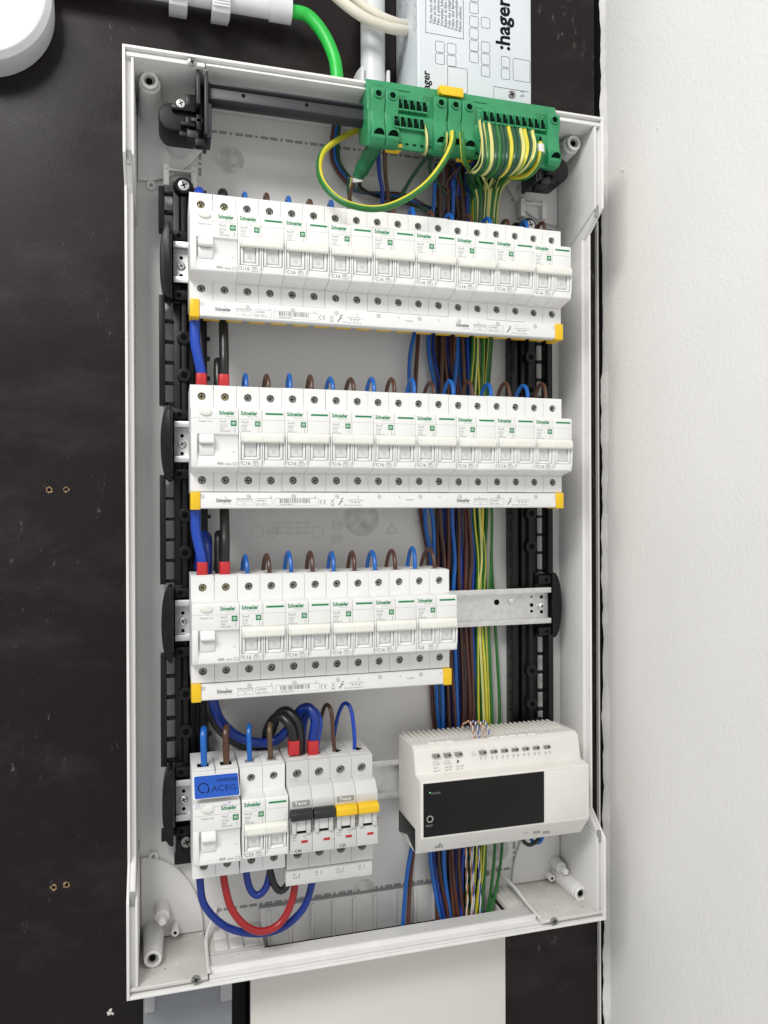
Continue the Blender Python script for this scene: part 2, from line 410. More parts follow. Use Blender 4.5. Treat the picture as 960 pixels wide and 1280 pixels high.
ep('bottom_wall', G().box(XL+2.2, XR-2.2, YF, 30, ZB, ZB+2.2, RIMM), .5)
for x0, x1 in ((XL+2.2, 60), (285, XR-2.2)): ep('bottom_wall', G().box(x0, x1, 30.1, 75, ZB, ZB+2.2, RIMM), .3)
zz = lambda a, b: tuple(sorted((ZB+a, ZB+b)))
for x0, x1 in ((XL+2.5, 11.6), (302.6, XR-2.5)):
    g = G(); z0, z1 = zz(2.21, 5); g.box(x0, x1, 3, 69.8, z0, z1, BOXM); z0, z1 = zz(5, 7.5); g.box(x0, x1, -.8, 69.8, z0, z1, DIRTY)
    ep('bottom_corner_floor', g, .4)
g = G()                                                 # removable front bar of the cable entry, stepped
g.prx([(2, ZB+2.4), (2, ZB+5), (8, ZB+5.2), (8, ZB+8.5), (12, ZB+8.5), (12, ZB+6), (29, ZB+6.5), (29, ZB+2.4)], 13, 301.5, RIMM)
g.prx([(-1.5, ZB+2.4), (-1.5, ZB+4), (1.5, ZB+4), (1.5, ZB+2.4)], 13, 301.5, RIMM)
ep('cable_entry_bar', g, .5)
for x0, x1, sg in ((14.5, 60, 1), (283, 300, -1)):      # cable entry plates with grooves
    g = G(); g.box(x0, x1, 30.2, 69.5, ZB+3, ZB+7.2, DIRTY)
    ep('entry_plate', g, .5)
    for k in range(3):
        xx = x0+5+k*(x1-x0-8)/3
        ep('entry_tab', G().box(xx, xx+(x1-x0)/3-4.5, 33, 47, ZB+7.2, ZB+8.5, BOXM), .4)
        ep('entry_tab', G().box(xx, xx+(x1-x0)/3-4.5, 49, 63, ZB+7.2, ZB+8.5, BOXM), .4)
    # curved rib beside the plate
    pts = [(x0-2 if sg > 0 else x1+2, 3, ZB+9), (x0-2 if sg > 0 else x1+2, 30, ZB+9.5), (x0-1 if sg > 0 else x1+1, 50, ZB+13), (x0+6 if sg > 0 else x1-6, 66, ZB+20), (x0+8 if sg > 0 else x1-8, 69, ZB+26)]
    ep('entry_rib', G().tube(cr(pts, 6), 1.5, BOXM, 8))
g = G().box(61, 282, 66.5, 69.9, ZB-14, ZB+20, BOXM)      # knock-out strip behind the cable entry
strip = ep('knockout_strip', g, .3)
for k in range(11):
    x = 66+k*19.6; part('knockout_rib', G().prz([(x, 66.4), (x+1.2, 64.6), (x+3.2, 64.6), (x+4.4, 66.4)], ZB-13, ZB+18.5, BOXM), strip, .2, True)
ep('strip_lip', G().box(60, 283, 68.6, 69.9, ZB+20.4, ZB+21.6, SLOT))
# screw towers
for px, py in ((187, 101), (717, 179), (191, 1198), (726, 1117)):
    YT = 20 if py < 600 else 24
    p = at(px, py, YT); up = 1 if p.z > 0 else -1
    g = G(); g.lathe((p.x, 70, p.z), (0, -1, 0), [(11.5, 0), (9.3, 25), (8.4, 65-YT), (8.2, 66-YT)] if py < 600 else [(9.5, 0), (8.1, 25), (7.5, 65-YT), (7.3, 66-YT)], BOXM, 28)
    g.lathe((p.x, YT+4, p.z), (0, -1, 0), [(7.4, 0), (7.4, .2), (7.1, .9), (6.9, 1.0), (6.9, 5), (6.5, 5.4), (4.6, 5.4), (4.3, 4.6), (4.1, -3)], RIMM, 28)
    t_ = ep('screw_tower', g)
    part('tower_bore', G().lathe((p.x, YT+1.5, p.z), (0, -1, 0), [(4.2, 0), (4.2, .8)], SLOT, 20), t_, 0, True)
    part('tower_bore', G().lathe((p.x-.3, YT+.5, p.z-.2*up), (0, -1, 0), [(2.6, 0), (2.6, .4)], HOLE, 14), t_, 0, True)
    # raised sector of the back panel round the tower
    sx = -1 if p.x < 100 else 1; cx = XL+8.6 if sx < 0 else XR-8.6; cz = ZT-8.5 if up > 0 else ZB+8; P = [(cx, cz)]
    for k in range(15):
        a = (pi/2)*k/14; P.append((cx-sx*cos(a)*(52 if up < 0 else 62), cz-up*sin(a)*(70 if up < 0 else 66)))
    ep('corner_gusset', G().pry(P, 66.6, 69.95, BOXM), 1.2)
for px, py, r, Y in ((201, 1146, 5.6, 50), (219, 1166, 3.2, 54), (694, 1085, 5.2, 52), (690, 1098, 3.2, 56)):
    if r > 4: p = at(px+2 if px < 400 else px+8, py, Y)
    else: p = at(px, py, Y)
    g = G(); g.lathe((p.x, 70, p.z), (0, -1, 0), [(r*1.2, 0), (r, 70-Y)], BOXM, 22)
    if r > 4: g.lathe((p.x, Y, p.z), (0, -1, 0), [(r*.62, 0), (r*.6, 8), (r*.5, 9)], RIMM, 20)
    b_ = ep('fixing_boss', g)
    if r < 4: part('boss_bore', G().lathe((p.x, Y-.1, p.z), (0, -1, 0), [(1.3, 0), (1.3, .3)], HOLE, 12), b_, 0, True)
for px, py in ((189, 232), (192, 1070)):
    p = at(px, py, 69); b_ = ep('fixing_boss', G().lathe((p.x, 70, p.z), (0, -1, 0), [(4.6, 0), (4.2, 2.2), (3.6, 2.6), (2, 2.2)], RIMM, 20))
    part('boss_bore', G().lathe((p.x, 67.9, p.z), (0, -1, 0), [(1.6, 0), (1.6, .3)], SLOT, 12), b_, 0, True)
# round knock-outs
for px, py, r in ((287, 200, 13.5), (462, 204, 14), (452, 648, 17), (455, 1112, 11), (623, 1062, 11.5)):
    p = at(px, py, 70)
    if py == 455: continue
    g = G(); g.lathe((p.x, 70, p.z), (0, -1, 0), [(r, 0), (r, .35), (r-.6, .5), (r-1, .15), (r-1.05, .1)], BOXM, 36)
    g.lathe((p.x, 70, p.z), (0, -1, 0), [(r-1.1, 0), (r-1.1, .22), (r-2.5, .28)], KNK, 36)
    if py < 300:
        for q_ in range(7): g.lathe((p.x-6+q_*2, 69.7, p.z-4+1.5*sin(q_)), (0, -1, 0), [(1.9, 0), (1.4, .5)], EMB, 8)
    ep('round_knockout', g)
# perforated slots, drawn as thin plates with recess shade in their grey
slot_m = G().pry(G().rrect(-3.6, 3.6, -1.25, 1.25, 1.2, 3), 69.75, 70.2, SLOT).mesh('knockout_slot')
slotv_m = G().pry(G().rrect(-1.25, 1.25, -3.6, 3.6, 1.2, 3), 69.75, 70.2, SLOT).mesh('knockout_slot')
dot_m = G().lathe((0, 70.2, 0), (0, -1, 0), [(1.35, 0), (1.35, .5)], SLOT, 12).mesh('knockout_dot')
Le = wpos(enc)
def slots(x0, z0, x1, z1):
    L_ = sqrt((x1-x0)**2+(z1-z0)**2); d = 0; k = 0; hor = abs(x1-x0) > abs(z1-z0)
    while d < L_:
        for kind, st in (('d', 7), ('s', 8.4), ('s', 7)):
            if d > L_: break
            t = d/L_; x = x0+(x1-x0)*t; z = z0+(z1-z0)*t
            me = dot_m if kind == 'd' else (slot_m if hor else slotv_m)
            link('knockout_slot' if kind == 's' else 'knockout_dot', me, enc, Vector((x, 0, z))-Le); d += st
slots(16, 125.5, 316, 125.5); slots(11.6, 118, 11.6, 86); slots(309.6, 118, 309.6, 90)
slots(17, -559.8, 307, -559.8); slots(9, -508, 9, -556); slots(309, -500, 309, -568)
ep('knockout_ring', G().ring(11.6, 86, 69.8, 1.7, 4.2, RIMM), 0)
# moulded marks on the back panel
g = G(); c = at(490, 662, 69.8); fn0 = lambda a, b: (c.x+a, 69.8, c.z+b)
def tri(R, t):
    A = [(R*cos(pi/2+k*2*pi/3), R*sin(pi/2+k*2*pi/3)) for k in range(3)]; B = [(x*(1-t), z*(1-t)) for x, z in A]
    g.add([fn0(*p) for p in A+B], [(i, (i+1) % 3, (i+1) % 3+3, i+3) for i in range(3)], EMB)
tri(6.5, .22)
c2 = at(388, 660, 69.8)
for k, tx in enumerate(('>PS<>PS< GWT 650°C', '>PS<>PS< GWT 750°C', '>PS<>PS< GWT 850°C')):
    g.text(tx, 0, 0, 0, 3.6, EMB, fn=lambda a, b, k=k: (c2.x-a, 69.8, c2.z+3.4-k*4.5+b))
for px, py, r in ((422, 656, 5), (421, 673, 5), (341, 665, 5), (397, 665, 5.5), (322, 664, 5.5)):
    q = at(px, py, 69.8); g.ring(q.x, q.z, 69.8, r-.45, r, EMB)
    if px > 400 or px == 341:
        for a in (-3, -1, 1, 3): g.add([(q.x+a-1.6, 69.8, q.z-2.2), (q.x+a-1.0, 69.8, q.z-2.2), (q.x+a+1.6, 69.8, q.z+2.2), (q.x+a+1.0, 69.8, q.z+2.2)], [(0, 1, 2, 3)], EMB)
q = at(527, 655, 69.8); g.text('PG-16', 0, 0, 0, 5, EMB, fn=lambda a, b: (q.x-a+6, 69.8, q.z+b))
ep('moulded_marking', g, flat=True)
# cover screws in the rim
def screw_geo(r, m, d=1.2, slot=HOLE):
    g = G(); g.lathe((0, 0, 0), (0, -1, 0), [(r, 0), (r, d*.6), (r*.75, d)], m, 16)
    for a in (0.4, 0.4+pi/2):
        dx, dz = cos(a), sin(a); L_, wd = r*.62, r*.13
        g.add([(dx*L_-dz*wd, -d-.05, dz*L_+dx*wd), (-dx*L_-dz*wd, -d-.05, -dz*L_+dx*wd), (-dx*L_+dz*wd, -d-.05, -dz*L_-dx*wd), (dx*L_+dz*wd, -d-.05, dz*L_-dx*wd)], [(0, 1, 2, 3)], slot)
    return g
rs = screw_geo(3.6, SCR).mesh('rim_screw')
for px, py in ((240, 77), (245, 1225), (693, 1152), (640, 118)):
    p = at(px, py, -2.0); link('rim_screw', rs, enc, Vector((p.x, -1.3, p.z))-Le)
# frame hooks (top of the support columns)
for px in (225, 664):
    p = at(px, 222 if px < 400 else 262, 66); g = G()
    g.box(p.x-14, p.x-9, 60, 70, p.z-10, p.z+8, RIMM); g.box(p.x+9, p.x+14, 60, 70, p.z-10, p.z+8, RIMM)
    g.box(p.x-14, p.x+14, 60, 70, p.z+3, p.z+5, RIMM); ep('column_hook', g, .8)

# ------------------------------------------------------------------ support columns, brackets, rails
def column(cx, mir, ztop, zbot, label):
    t = thing('rail_column', label, 'mounting column', (cx, 70, zbot), 'black mounting columns')
    X = lambda a: cx+mir*a
    def bx(name, a, b, y0, y1, z0, z1, m=BLK, bev=.5):
        x0, x1 = sorted((X(a), X(b))); return part(name, G().box(x0, x1, y0, y1, z0, z1, m), t, bev, True)
    bx('trunk', -9, 8, 58, 69.8, zbot, ztop)
    bx('inner_web', 8, 12, 62, 69.8, zbot, ztop); bx('inner_edge', 13, 19, 55.5, 69.8, zbot+8, ztop-6, BLK)
    g = G()
    for k in range(int((ztop-zbot)/17)):
        z = ztop-14-k*17; x0, x1 = sorted((X(18.9), X(21.5))); g.box(x0, x1, 56, 60, z-1.6, z+1.6, BLK)
    part('edge_teeth', g, t, 0, True)
    # ridge along the trunk
    x0, x1 = sorted((X(-3.2), X(3.2)))
    part('trunk_ridge', G().prz([(X(-4), 58), (X(-2), 53.5), (X(2), 53.5), (X(4), 58)], zbot+4, ztop-14, BLK2), t, .4, True)
    segs = []
    for i, z0 in enumerate(ROWZ):
        a = (ztop-9 if i == 0 else ROWZ[i-1]-27); b = z0+(32 if i else 28)
        segs.append((b, a))
    segs.append((zbot+18, ROWZ[3]-24))
    for b, a in segs:
        bx('ladder_edge', -20.6, -15.6, 48, 62, b, a, BLK2)
        n = max(2, round((a-b)/19)); g = []
        for k in range(n+1):
            z = b+2+(a-b-4)*k/n; bx('ladder_rung', -15.6, -9, 56, 62, z-1.3, z+1.3, BLK, .3)
        for z in ((a+b)/2+12, (a+b)/2-20):
            if a-b > 60:
                o = part('screw_collar', G().lathe((X(0), 55.5, z), (0, -1, 0), [(6.2, 0), (5.8, 3.4), (4.6, 3.8), (3.4, 3.6)], BLK2, 20), t, 0, True)
                part('collar_bore', G().lathe((X(0), 51.9, z), (0, -1, 0), [(2.7, 0), (2.7, .2)], HOLE, 14), o, 0, True)
    for z in (ztop-5, zbot+14):
        g = screw_geo(4.6, STEEL if z > 0 else SCR, 1.4); g.v = [(x+X(0), y+52.5, zz_+z) for x, y, zz_ in g.v]
        part('column_collar', G().lathe((X(0), 57, z), (0, -1, 0), [(9, -3), (8, 2), (6.2, 4.4)], BLK2, 22), t, 0, True)
        part('column_screw', g, t, 0, True)
    bx('foot', -10, 10, 60, 69.8, zbot-8, zbot-.3, BLK); return t
column(-2.8, 1, 73, -503, 'black plastic mounting column along the left side of the enclosure')
column(320.5, -1, 71, -490, 'black plastic mounting column along the right side of the enclosure')

def bracket(cx, mir, z0, label):
    t = thing('rail_end_bracket', label, 'bracket', (cx, 58, z0), 'black rail end brackets')
    X = lambda a: cx+mir*a
    x0, x1 = sorted((X(-8), X(6))); part('bracket_block', G().box(x0, x1, 55.5, 58, z0-31, z0+31, BLK2), t, .6, True)
    P = [(X(-9), z0+32)]+[(X(-9-(9.0 if mir > 0 else 10.5)*sin(pi*k/18)**.75), z0+32*cos(pi*k/18)) for k in range(1, 18)]+[(X(-9), z0-32)]
    yf = 36 if mir > 0 else 49.5
    part('end_cover', G().pry(P, yf, 62, BLK2), t, 1.2, True, bseg=3)
    P2 = [(x*.9+X(-9)*.1, z0+(z-z0)*.86) for x, z in P]
    part('cover_face', G().pry(P2, yf-.8, yf, BLK), t, .3, True)
    for s_ in (1, -1):
        x0, x1 = sorted((X(-7), X(6))); part('clamp_lug', G().box(x0, x1, 49, 55.4, z0+s_*25-4, z0+s_*25+4, BLK2), t, .6, True)
        part('lug_bore', G().lathe((X(-2.5), 48.9, z0+s_*25), (0, -1, 0), [(2.1, 0), (2.1, .2)], HOLE, 12), t, 0, True)
    return t
def rail(x0, x1, z0, label, holes):
    t = thing('din_rail', label, 'mounting rail', (x0, 55, z0), 'galvanised mounting rails')
    P = [(47.5, 17.2), (46.4, 17.2), (46.4, 12.2), (53, 12.2), (53, -12.2), (46.4, -12.2), (46.4, -17.2), (47.5, -17.2), (47.5, -13.3), (54.2, -13.3), (54.2, 13.3), (47.5, 13.3)]
    part('rail_profile', G().prx([(y, z+z0) for y, z in P], x0, x1, STEEL), t, .25, True)
    for x, z, r in holes:
        part('rail_hole', G().lathe((x, 53, z0+z), (0, -1, 0), [(r, .02), (r, .12)], HOLE, 14), t, 0, True)
    return t
for i, z0 in enumerate(ROWZ):
    zr = z0+(1 if i < 2 else 1.5 if i == 2 else 3)
    bracket(-4.5, 1, zr-2, f'black D-shaped bracket holding the left end of the {["top", "second", "third", "bottom"][i]} rail')
    x1 = 338 if i != 3 else 330
    hs = [(-5, -2+7.5, 1.5), (-5, -2-7.5, 1.5)]
    if i == 2: hs += [(320.5, 8, .9), (320.5, 0, 1.9), (320.5, -6, 1.5), (331, 7.5, 1.7), (331, -7, 1.7), (284, 4, 2.8), (298, 4.5, 2.2)]
    t = rail(-11.5, x1, zr, ['grey metal rail end showing left of the top breaker row', 'grey metal rail end showing left of the second breaker row',
        'galvanised metal rail with its bare right half beside the shortest breaker row', 'galvanised metal rail showing between the yellow toggled breaker and the cream module'][i], hs)
    for xs in ([-5]+([331] if i == 2 else [])):
        g = screw_geo(3.3, STEEL, 1.4); g.v = [(x+xs, y+52.6, z+zr-1.5) for x, y, z in g.v]; part('rail_screw', g, t, 0, True)
    if i == 2:
        part('raised_rivet', G().lathe((299, 53, zr+4.5), (0, -1, 0), [(3.2, 0), (3.0, 1.6), (2.2, 2)], STEEL, 16), t, 0, True)
bracket(332, -1, ROWZ[2]+1, 'black D-shaped bracket holding the bare right end of the third rail')
bracket(322, -1, ROWZ[3]+12, 'black bracket peeping out above the cream module at the right')

# ------------------------------------------------------------------ breakers
def screw_head(m):
    return screw_geo(2.75, m, .8)
SH = screw_head(SCR).mesh('terminal_screw'); SHY = screw_head(SCRY).mesh('terminal_screw')
RIMT = G().lathe((0, 3.4, 0), (0, -1, 0), [(3.2, 0), (3.2, .1)], HOLE, 18).mesh('screw_well')
NF = -18.2
def schneider(g, x, z, y, w_, m, m2=None, sc=1.):
    g.text('Schneider', x, z-.2, y, 4.3*sc, m, bold=.17*sc, sx=w_/(20.6*sc)*1.0)
    g.text('E l e c t r i c', x+w_*.36, z-2.0*sc, y, 1.5*sc, m2 or m, sx=1.05)
def sq_logo(g, x, z, y, a, m):
    g.quad(x-a, x+a, z-a, z+a, y, m); y -= .04
    g.ring(x, z-.1*a, y, a*.42, a*.6, WH, 12, -.6, pi+.6); g.quad(x-a*.12, x+a*.12, z-a*.5, z+a*.1, y, WH)
def body_poles(n, m, bot=-42.5, prof=None, hz=33, r=3.15, x0=0):
    g = G()
    for k in range(n):
        a, b = x0+18*k+.12, x0+18*k+17.88
        P = prof or [(48, bot), (3.5, bot), (3.5, -27.2), (-1, -27.2), (NF+1, -23.9), (NF, -22.8), (NF, -18), (-16, -16), (-15.6, -5), (-16, 1), (NF, 4), (NF, 21.2), (NF+1, 22.2), (-1, 23.2), (3.5, 23.2), (3.5, 42.4), (48, 42.4)]
        g.prx(P, a, b, m)
    return g
def pole_plates(t, m, hz=33, r=3.15, zt=41.9, zb=-42, zi=23.2, zj=-27):
    for z0, z1, h in ((zi, zt, hz), (zb, zj, -hz)):
        g = G(); a, b = .12, 17.88
        g.plate(a, b, z0, z1, 0, 3.4, 9, h, r, m)
        g.add([(a, 0, z0), (a, 3.4, z0), (a, 3.4, z1), (a, 0, z1), (b, 0, z0), (b, 3.4, z0), (b, 3.4, z1), (b, 0, z1)], [(0, 1, 2, 3), (4, 5, 6, 7), (0, 1, 5, 4), (3, 2, 6, 7)], m)
        me = g.mesh('terminal_face')
        for k in range(2): link('terminal_face', me, t, (18*k, 0, 0))
def mcb(name, label, code, code2, loc, group):
    t = thing(name, label, 'circuit breaker', loc, group)
    part('body', body_poles(2, WH), t, .28)
    pole_plates(t, WH)
    for k in range(2):
        for z in (33, -33):
            link('screw_well', RIMT, t, (18*k+9, 0, z)); link('terminal_screw', SH, t, (18*k+9, 2.9, z))
        c = 18*k+9
        g = G(); g.prx([(-14, 1.5), (-17.0, 1.5), (-17.6, -5), (-17.0, -14.6), (-14, -15.4)], c-4.6, c+4.6, WIN); part('toggle_window', g, t, .25)
        part('window_detail', G().ring(c, -11, -17.5, 1.0, 1.35, INKF, 14).quad(c-3, c+3, -6.3, -6.0, -17.68, INKF), t, flat=True)
        g = G()
        g.prx([(-13, 3), (-18.9, 3), (-19.1, -10), (-18.6, -17.2), (-13, -17.4)], c-6.9, c-5.0, WH)
        g.prx([(-13, 3), (-18.9, 3), (-19.1, -10), (-18.6, -17.2), (-13, -17.4)], c+5.0, c+6.9, WH)
        g.prx([(-13, -15.6), (-17.2, -15.6), (-18.7, -17.3), (-13, -17.4)], c-4.98, c+4.98, WH); part('toggle_frame', g, t, .3)
        g = G(); g.prx([(-12, 3), (-19.2, 3), (-20, -8), (-19.3, -18), (-18.1, -22), (-12, -22)], 18*k+.2, 18*k+1.4, WH)
        g.prx([(-12, 3), (-19.2, 3), (-20, -8), (-19.3, -18), (-18.1, -22), (-12, -22)], 18*k+16.6, 18*k+17.8, WH); part('side_cheek', g, t, .25)
    g = G(); g.prx([(-15, 3.2), (-20.6, 3.4), (-22.8, 1.2), (-23.2, -3.4), (-22.2, -4.8), (-19.4, -4.2), (-15, -3)], 1.6, 34.6, WH2)
    tg = part('toggle_bar', g, t, .5)
    part('toggle_ribs', G().box(2.2, 3.0, -23.5, -22.6, -3.0, 1, WH).box(33.2, 34, -23.5, -22.6, -3.0, 1, WH).box(17.9, 18.3, -23.35, -22.6, -3.0, 1, WIN), tg, .1)
    g = G(); y = NF-.06
    schneider(g, 1.6, 17.2, y, 15.2, GRN)
    g.quad(20.6, 34.4, 17.6, 19.1, y, GRN); sq_logo(g, 14.6, 10.3, y, 2.1, GRN)
    g.quad(.4, 35.6, 13.35, 13.6, y, LINE)
    g.text('Resi9', 2, 10.6, y, 2.6, INK); g.quad(2, 11.5, 9.6, 9.75, y, INKF); g.text('MCB', 2, 7.6, y, 2.2, INK); g.text(code, 2, 5.6, y, 2.2, INK)
    g.text(code2, 2, 3.9, y, 1.7, INK)
    g.quad(15.3, 15.6, 3.9, 7.2, y, INK)
    g.text(code, 1.9, -21.6, y-.1, 3.9, INK, sx=1.05, bold=.03); g.text('6000', 10.7, -19.6, y-.1, 1.9, INK); g.frame(10.6, 15.4, -22.0, -20.0, y-.1, .2, INK); g.text('3', 12.3, -21.7, y-.15, 1.7, INK)
    part('printed_marking', g, t, flat=True)
    part('terminal_opening', G().quad(5.5, 12.5, 30, 30.1, -.05, INKF).box(5.2, 12.8, 9, 16, 42.35, 42.5, SLOT).box(23.2, 30.8, 9, 16, 42.35, 42.5, SLOT), t)
    part('marking_window', G().frame(.9, 17.1, -28.2, -27.4, -.08, .12, INKF).frame(18.9, 35.1, -28.2, -27.4, -.08, .12, INKF), t, flat=True)
    return t
def rccb(label, loc, sticker=False):
    t = thing('residual_current_breaker', label, 'circuit breaker', loc, '40A two pole residual current breakers')
    P = [(48, -42.5), (3.5, -42.5), (3.5, -27.2), (-1, -27.2), (NF+1, -24.6), (NF, -23.4), (NF+.2, -18), (NF+2.8, -12), (NF+3.2, -4), (NF+1.6, 1), (NF, 1.8), (NF, 21.2), (NF+1, 22.2), (-1, 23.2), (3.5, 23.2), (3.5, 42.4), (48, 42.4)]
    part('body', G().prx(P, .15, 35.85, WH), t, .3)
    pole_plates(t, WH)
    for k in range(2):
        for z in (33, -33):
            link('screw_well', RIMT, t, (18*k+9, 0, z)); link('terminal_screw', SHY if z > 0 else SH, t, (18*k+9, 2.9, z))
    g = G(); V = []; n = 24
    g.lathe((11, NF+.5, 18.4), (0, -1, 0), [(4.8, 0), (4.8, 1.1), (4.3, 1.8), (2.5, 2.1)], WH2, 24)
    g.v = [(x, y, 18.4+(z-18.4)*.56) for x, y, z in g.v]; part('test_button', g, t)
    part('lever_recess', G().box(5.6, 17.8, -15.6, -15.0, -15.6, 1.6, WIN), t)
    g = G(); g.prx([(-15, 1.6), (-18.4, 1.6), (-20.6, -1), (-21.6, -4.6), (-20.8, -5.8), (-18.6, -6.0), (-15.6, -6)], 6.3, 17.1, WH); part('lever', g, t, .5)
    g = G(); g.prx([(-15.2, -6.1), (-17.6, -6.3), (-17.4, -14.5), (-15.2, -15)], 6.2, 17.2, WIN); part('lever_barrel', g, t, .3)
    g = G(); g.prx([(-12, 1.9), (-18.6, 1.9), (-19.3, -8), (-18.9, -18), (-18.4, -23), (-12, -23)], .25, 4.6, WH); part('side_cheek', g, t, .3)
    g = G(); y = NF-.06
    schneider(g, 21.2, 17.0, y, 13.8, GRN, sc=.95); sq_logo(g, 32.2, 10.3, y, 2.2, GRN)
    g.quad(.4, 35.6, 13.6, 13.85, y, LINE); g.text('Regular test', 6.2, 10.8, y, 2.0, INK)
    g.text('Resi9', 21.8, 10.9, y, 2.2, INK); g.quad(21.8, 29.5, 9.9, 10.05, y, INKF); g.text('RCCB', 21.8, 7.7, y, 2.0, INK); g.text('40A', 21.8, 5.5, y, 2.0, INK); g.text('R9PCA240', 21.8, 3.6, y, 1.7, INK)
    g.quad(33, 33.3, 3.6, 7, y, INK)
    g.text('40A', 19.5, -21.8, y-.15, 3.0, INK); g.text('30mA', 25.8, -21.8, y-.15, 1.9, INK); g.frame(31.6, 35, -22, -19.9, y-.1, .2, INK)
    g.ring(32.6, -12.6, NF+2.6, 1.2, 1.45, INKF); g.text('*', 31.6, -14.6, NF+2.55, 4, INKF)
    part('printed_marking', g, t, flat=True)
    part('terminal_opening', G().box(4.6, 13.6, 9, 17, 42.35, 42.55, HOLE).box(22.6, 31.6, 9, 17, 42.35, 42.55, HOLE), t)
    part('pole_gap', G().box(17.6, 18.4, -.02, 30, 38, 42.6, SLOT), t)
    return t
proto_r = rccb('40A residual current breaker at the left end of the top row', (0, 0, ROWZ[0]))
proto_m = mcb('miniature_circuit_breaker', '', 'C16', 'R9PFH216', (36, 0, ROWZ[0]), 'white two pole C16 circuit breakers')
first = True
for i, n in enumerate((8, 8, 4)):
    for k in range(n):
        t = proto_m if first else copy_tree(proto_m); first = False
        t.location = Vector((36+36*k, 0, ROWZ[i]))*S
        t['label'] = f'white C16 breaker, {"first" if k == 0 else ORD[k]} C16 from the left in the {ROWN[i]} of breakers'
    if i:
        t = copy_tree(proto_r); t.location = Vector((0, 0, ROWZ[i]))*S
        t['label'] = f'40A residual current breaker with red cable boots at the left end of the {ROWN[i]}'
mcb('miniature_circuit_breaker', 'white C6 breaker at the right end of the third row, beside the bare rail', 'C6', 'R9PFH206', (180, 0, ROWZ[2]), 'white two pole C6 circuit breakers')
Z4 = ROWZ[3]
t = copy_tree(proto_r); t.location = Vector((0, -2, Z4))*S
t['label'] = '40A residual current breaker wearing the blue sticker, at the left end of the bottom row'
t4 = t
mcb('miniature_circuit_breaker', 'white C25 breaker between the blue stickered breaker and the black toggled one', 'C25', 'R9PFH225', (37, -2, Z4), 'white two pole C25 circuit breakers')
# sticker on the row four breaker
st = thing('inspection_sticker', 'blue CONTROLE ACEG inspection sticker on the bottom left breaker', 'sticker', (0, -2.4, Z4+36))
zA, zB_ = at(270, 968.5, -4.2).z, at(270, 996.5, -20.4).z; yA, yB_ = -4.2, -20.4
def slp(off):                                 # the sticker leans from the terminal face out over the nose
    return lambda a_, b_: (a_, yA+(yB_-yA)*b_-off, zA+(zB_-zA)*b_)
g = G(); F_ = slp(0); B2 = slp(-.25); R_ = G().rrect(1.6, 35.2, 0, 1, .0)
R_ = [(x, max(0, min(1, t))) for x, t in ((1.6, .08), (1.9, .02), (2.8, 0), (34, 0), (34.9, .02), (35.2, .08), (35.2, .92), (34.9, .98), (34, 1), (2.8, 1), (1.9, .98), (1.6, .92))]
n_ = len(R_); g.add([F_(*p) for p in R_]+[B2(*p) for p in R_], [tuple(range(n_)), tuple(range(2*n_-1, n_-1, -1))]+[(i, i+n_, (i+1) % n_+n_, (i+1) % n_) for i in range(n_)], STK)
part('blue_label', g, st, 0, True)
g = G(); B1 = slp(-.26); B3 = slp(-.6); Q_ = [(.6, -.04), (35.6, -.04), (35.6, 1.03), (.6, 1.03)]
g.add([B1(*p) for p in Q_]+[B3(*p) for p in Q_], [(0, 1, 2, 3), (7, 6, 5, 4), (0, 4, 5, 1), (1, 5, 6, 2), (2, 6, 7, 3), (3, 7, 4, 0)], WH)
part('sticker_backing', g, st, 0, True)
g = G(); H_ = sqrt((yB_-yA)**2+(zB_-zA)**2)
def sf(x0, v0, off=.08):                      # v measured up from the lower edge, mm along the label
    f_ = slp(off); return lambda a_, b_: f_(x0+a_, 1-(v0+b_)/H_)
k_ = H_/18.6
ar = [(radians(a), r_) for a in range(20, 276, 12) for r_ in (3.4, 4.2)]
V_ = [sf(8.4, 8.6*k_)(r_*cos(a), r_*sin(a)*k_) for a, r_ in ar]; g.add(V_, [(2*i, 2*i+1, 2*i+3, 2*i+2) for i in range(len(V_)//2-1)], INKD)
g.add([sf(8.4, 8.6*k_)(a, b*k_) for a, b in ((3.4, -4.1), (4.2, -4.1), (4.2, .6), (3.4, .6))], [(0, 1, 2, 3)], INKD)
g.add([sf(8.4, 8.6*k_)(a, b*k_) for a, b in ((1.2, -4.1), (3.4, -4.1), (3.4, -3.4), (1.2, -3.4))], [(0, 1, 2, 3)], INKD)
f1 = sf(14.3, 4.6*k_); g.text('ACEG', 0, 0, 0, 7.2, INKD, bold=-.08, sx=1.02, fn=lambda a_, b_: f1(a_, b_*k_))
f2 = sf(18.6, 12.6*k_); g.text('CONTROLE', 0, 0, 0, 3.4, INKD, bold=.07, sx=.86, fn=lambda a_, b_: f2(a_, b_*k_))
part('sticker_print', g, st, 0, True, flat=True)
g = G().box(1.0, 35.2, -20.7, -20.35, Z4+20.2, Z4+23.2, WH)
g.text('CGT  ------', 2.4, Z4+21.8, -20.8, 1.6, WMBLUE).text('--- -- --- ----', 2.4, Z4+20.5, -20.8, 1.5, WMBLUE).text('40A', 26, Z4+21.8, -20.8, 1.6, WMBLUE).text('-- 30mA ---', 21, Z4+20.5, -20.8, 1.4, WMBLUE)
part('paper_strip', g, st, 0, True)

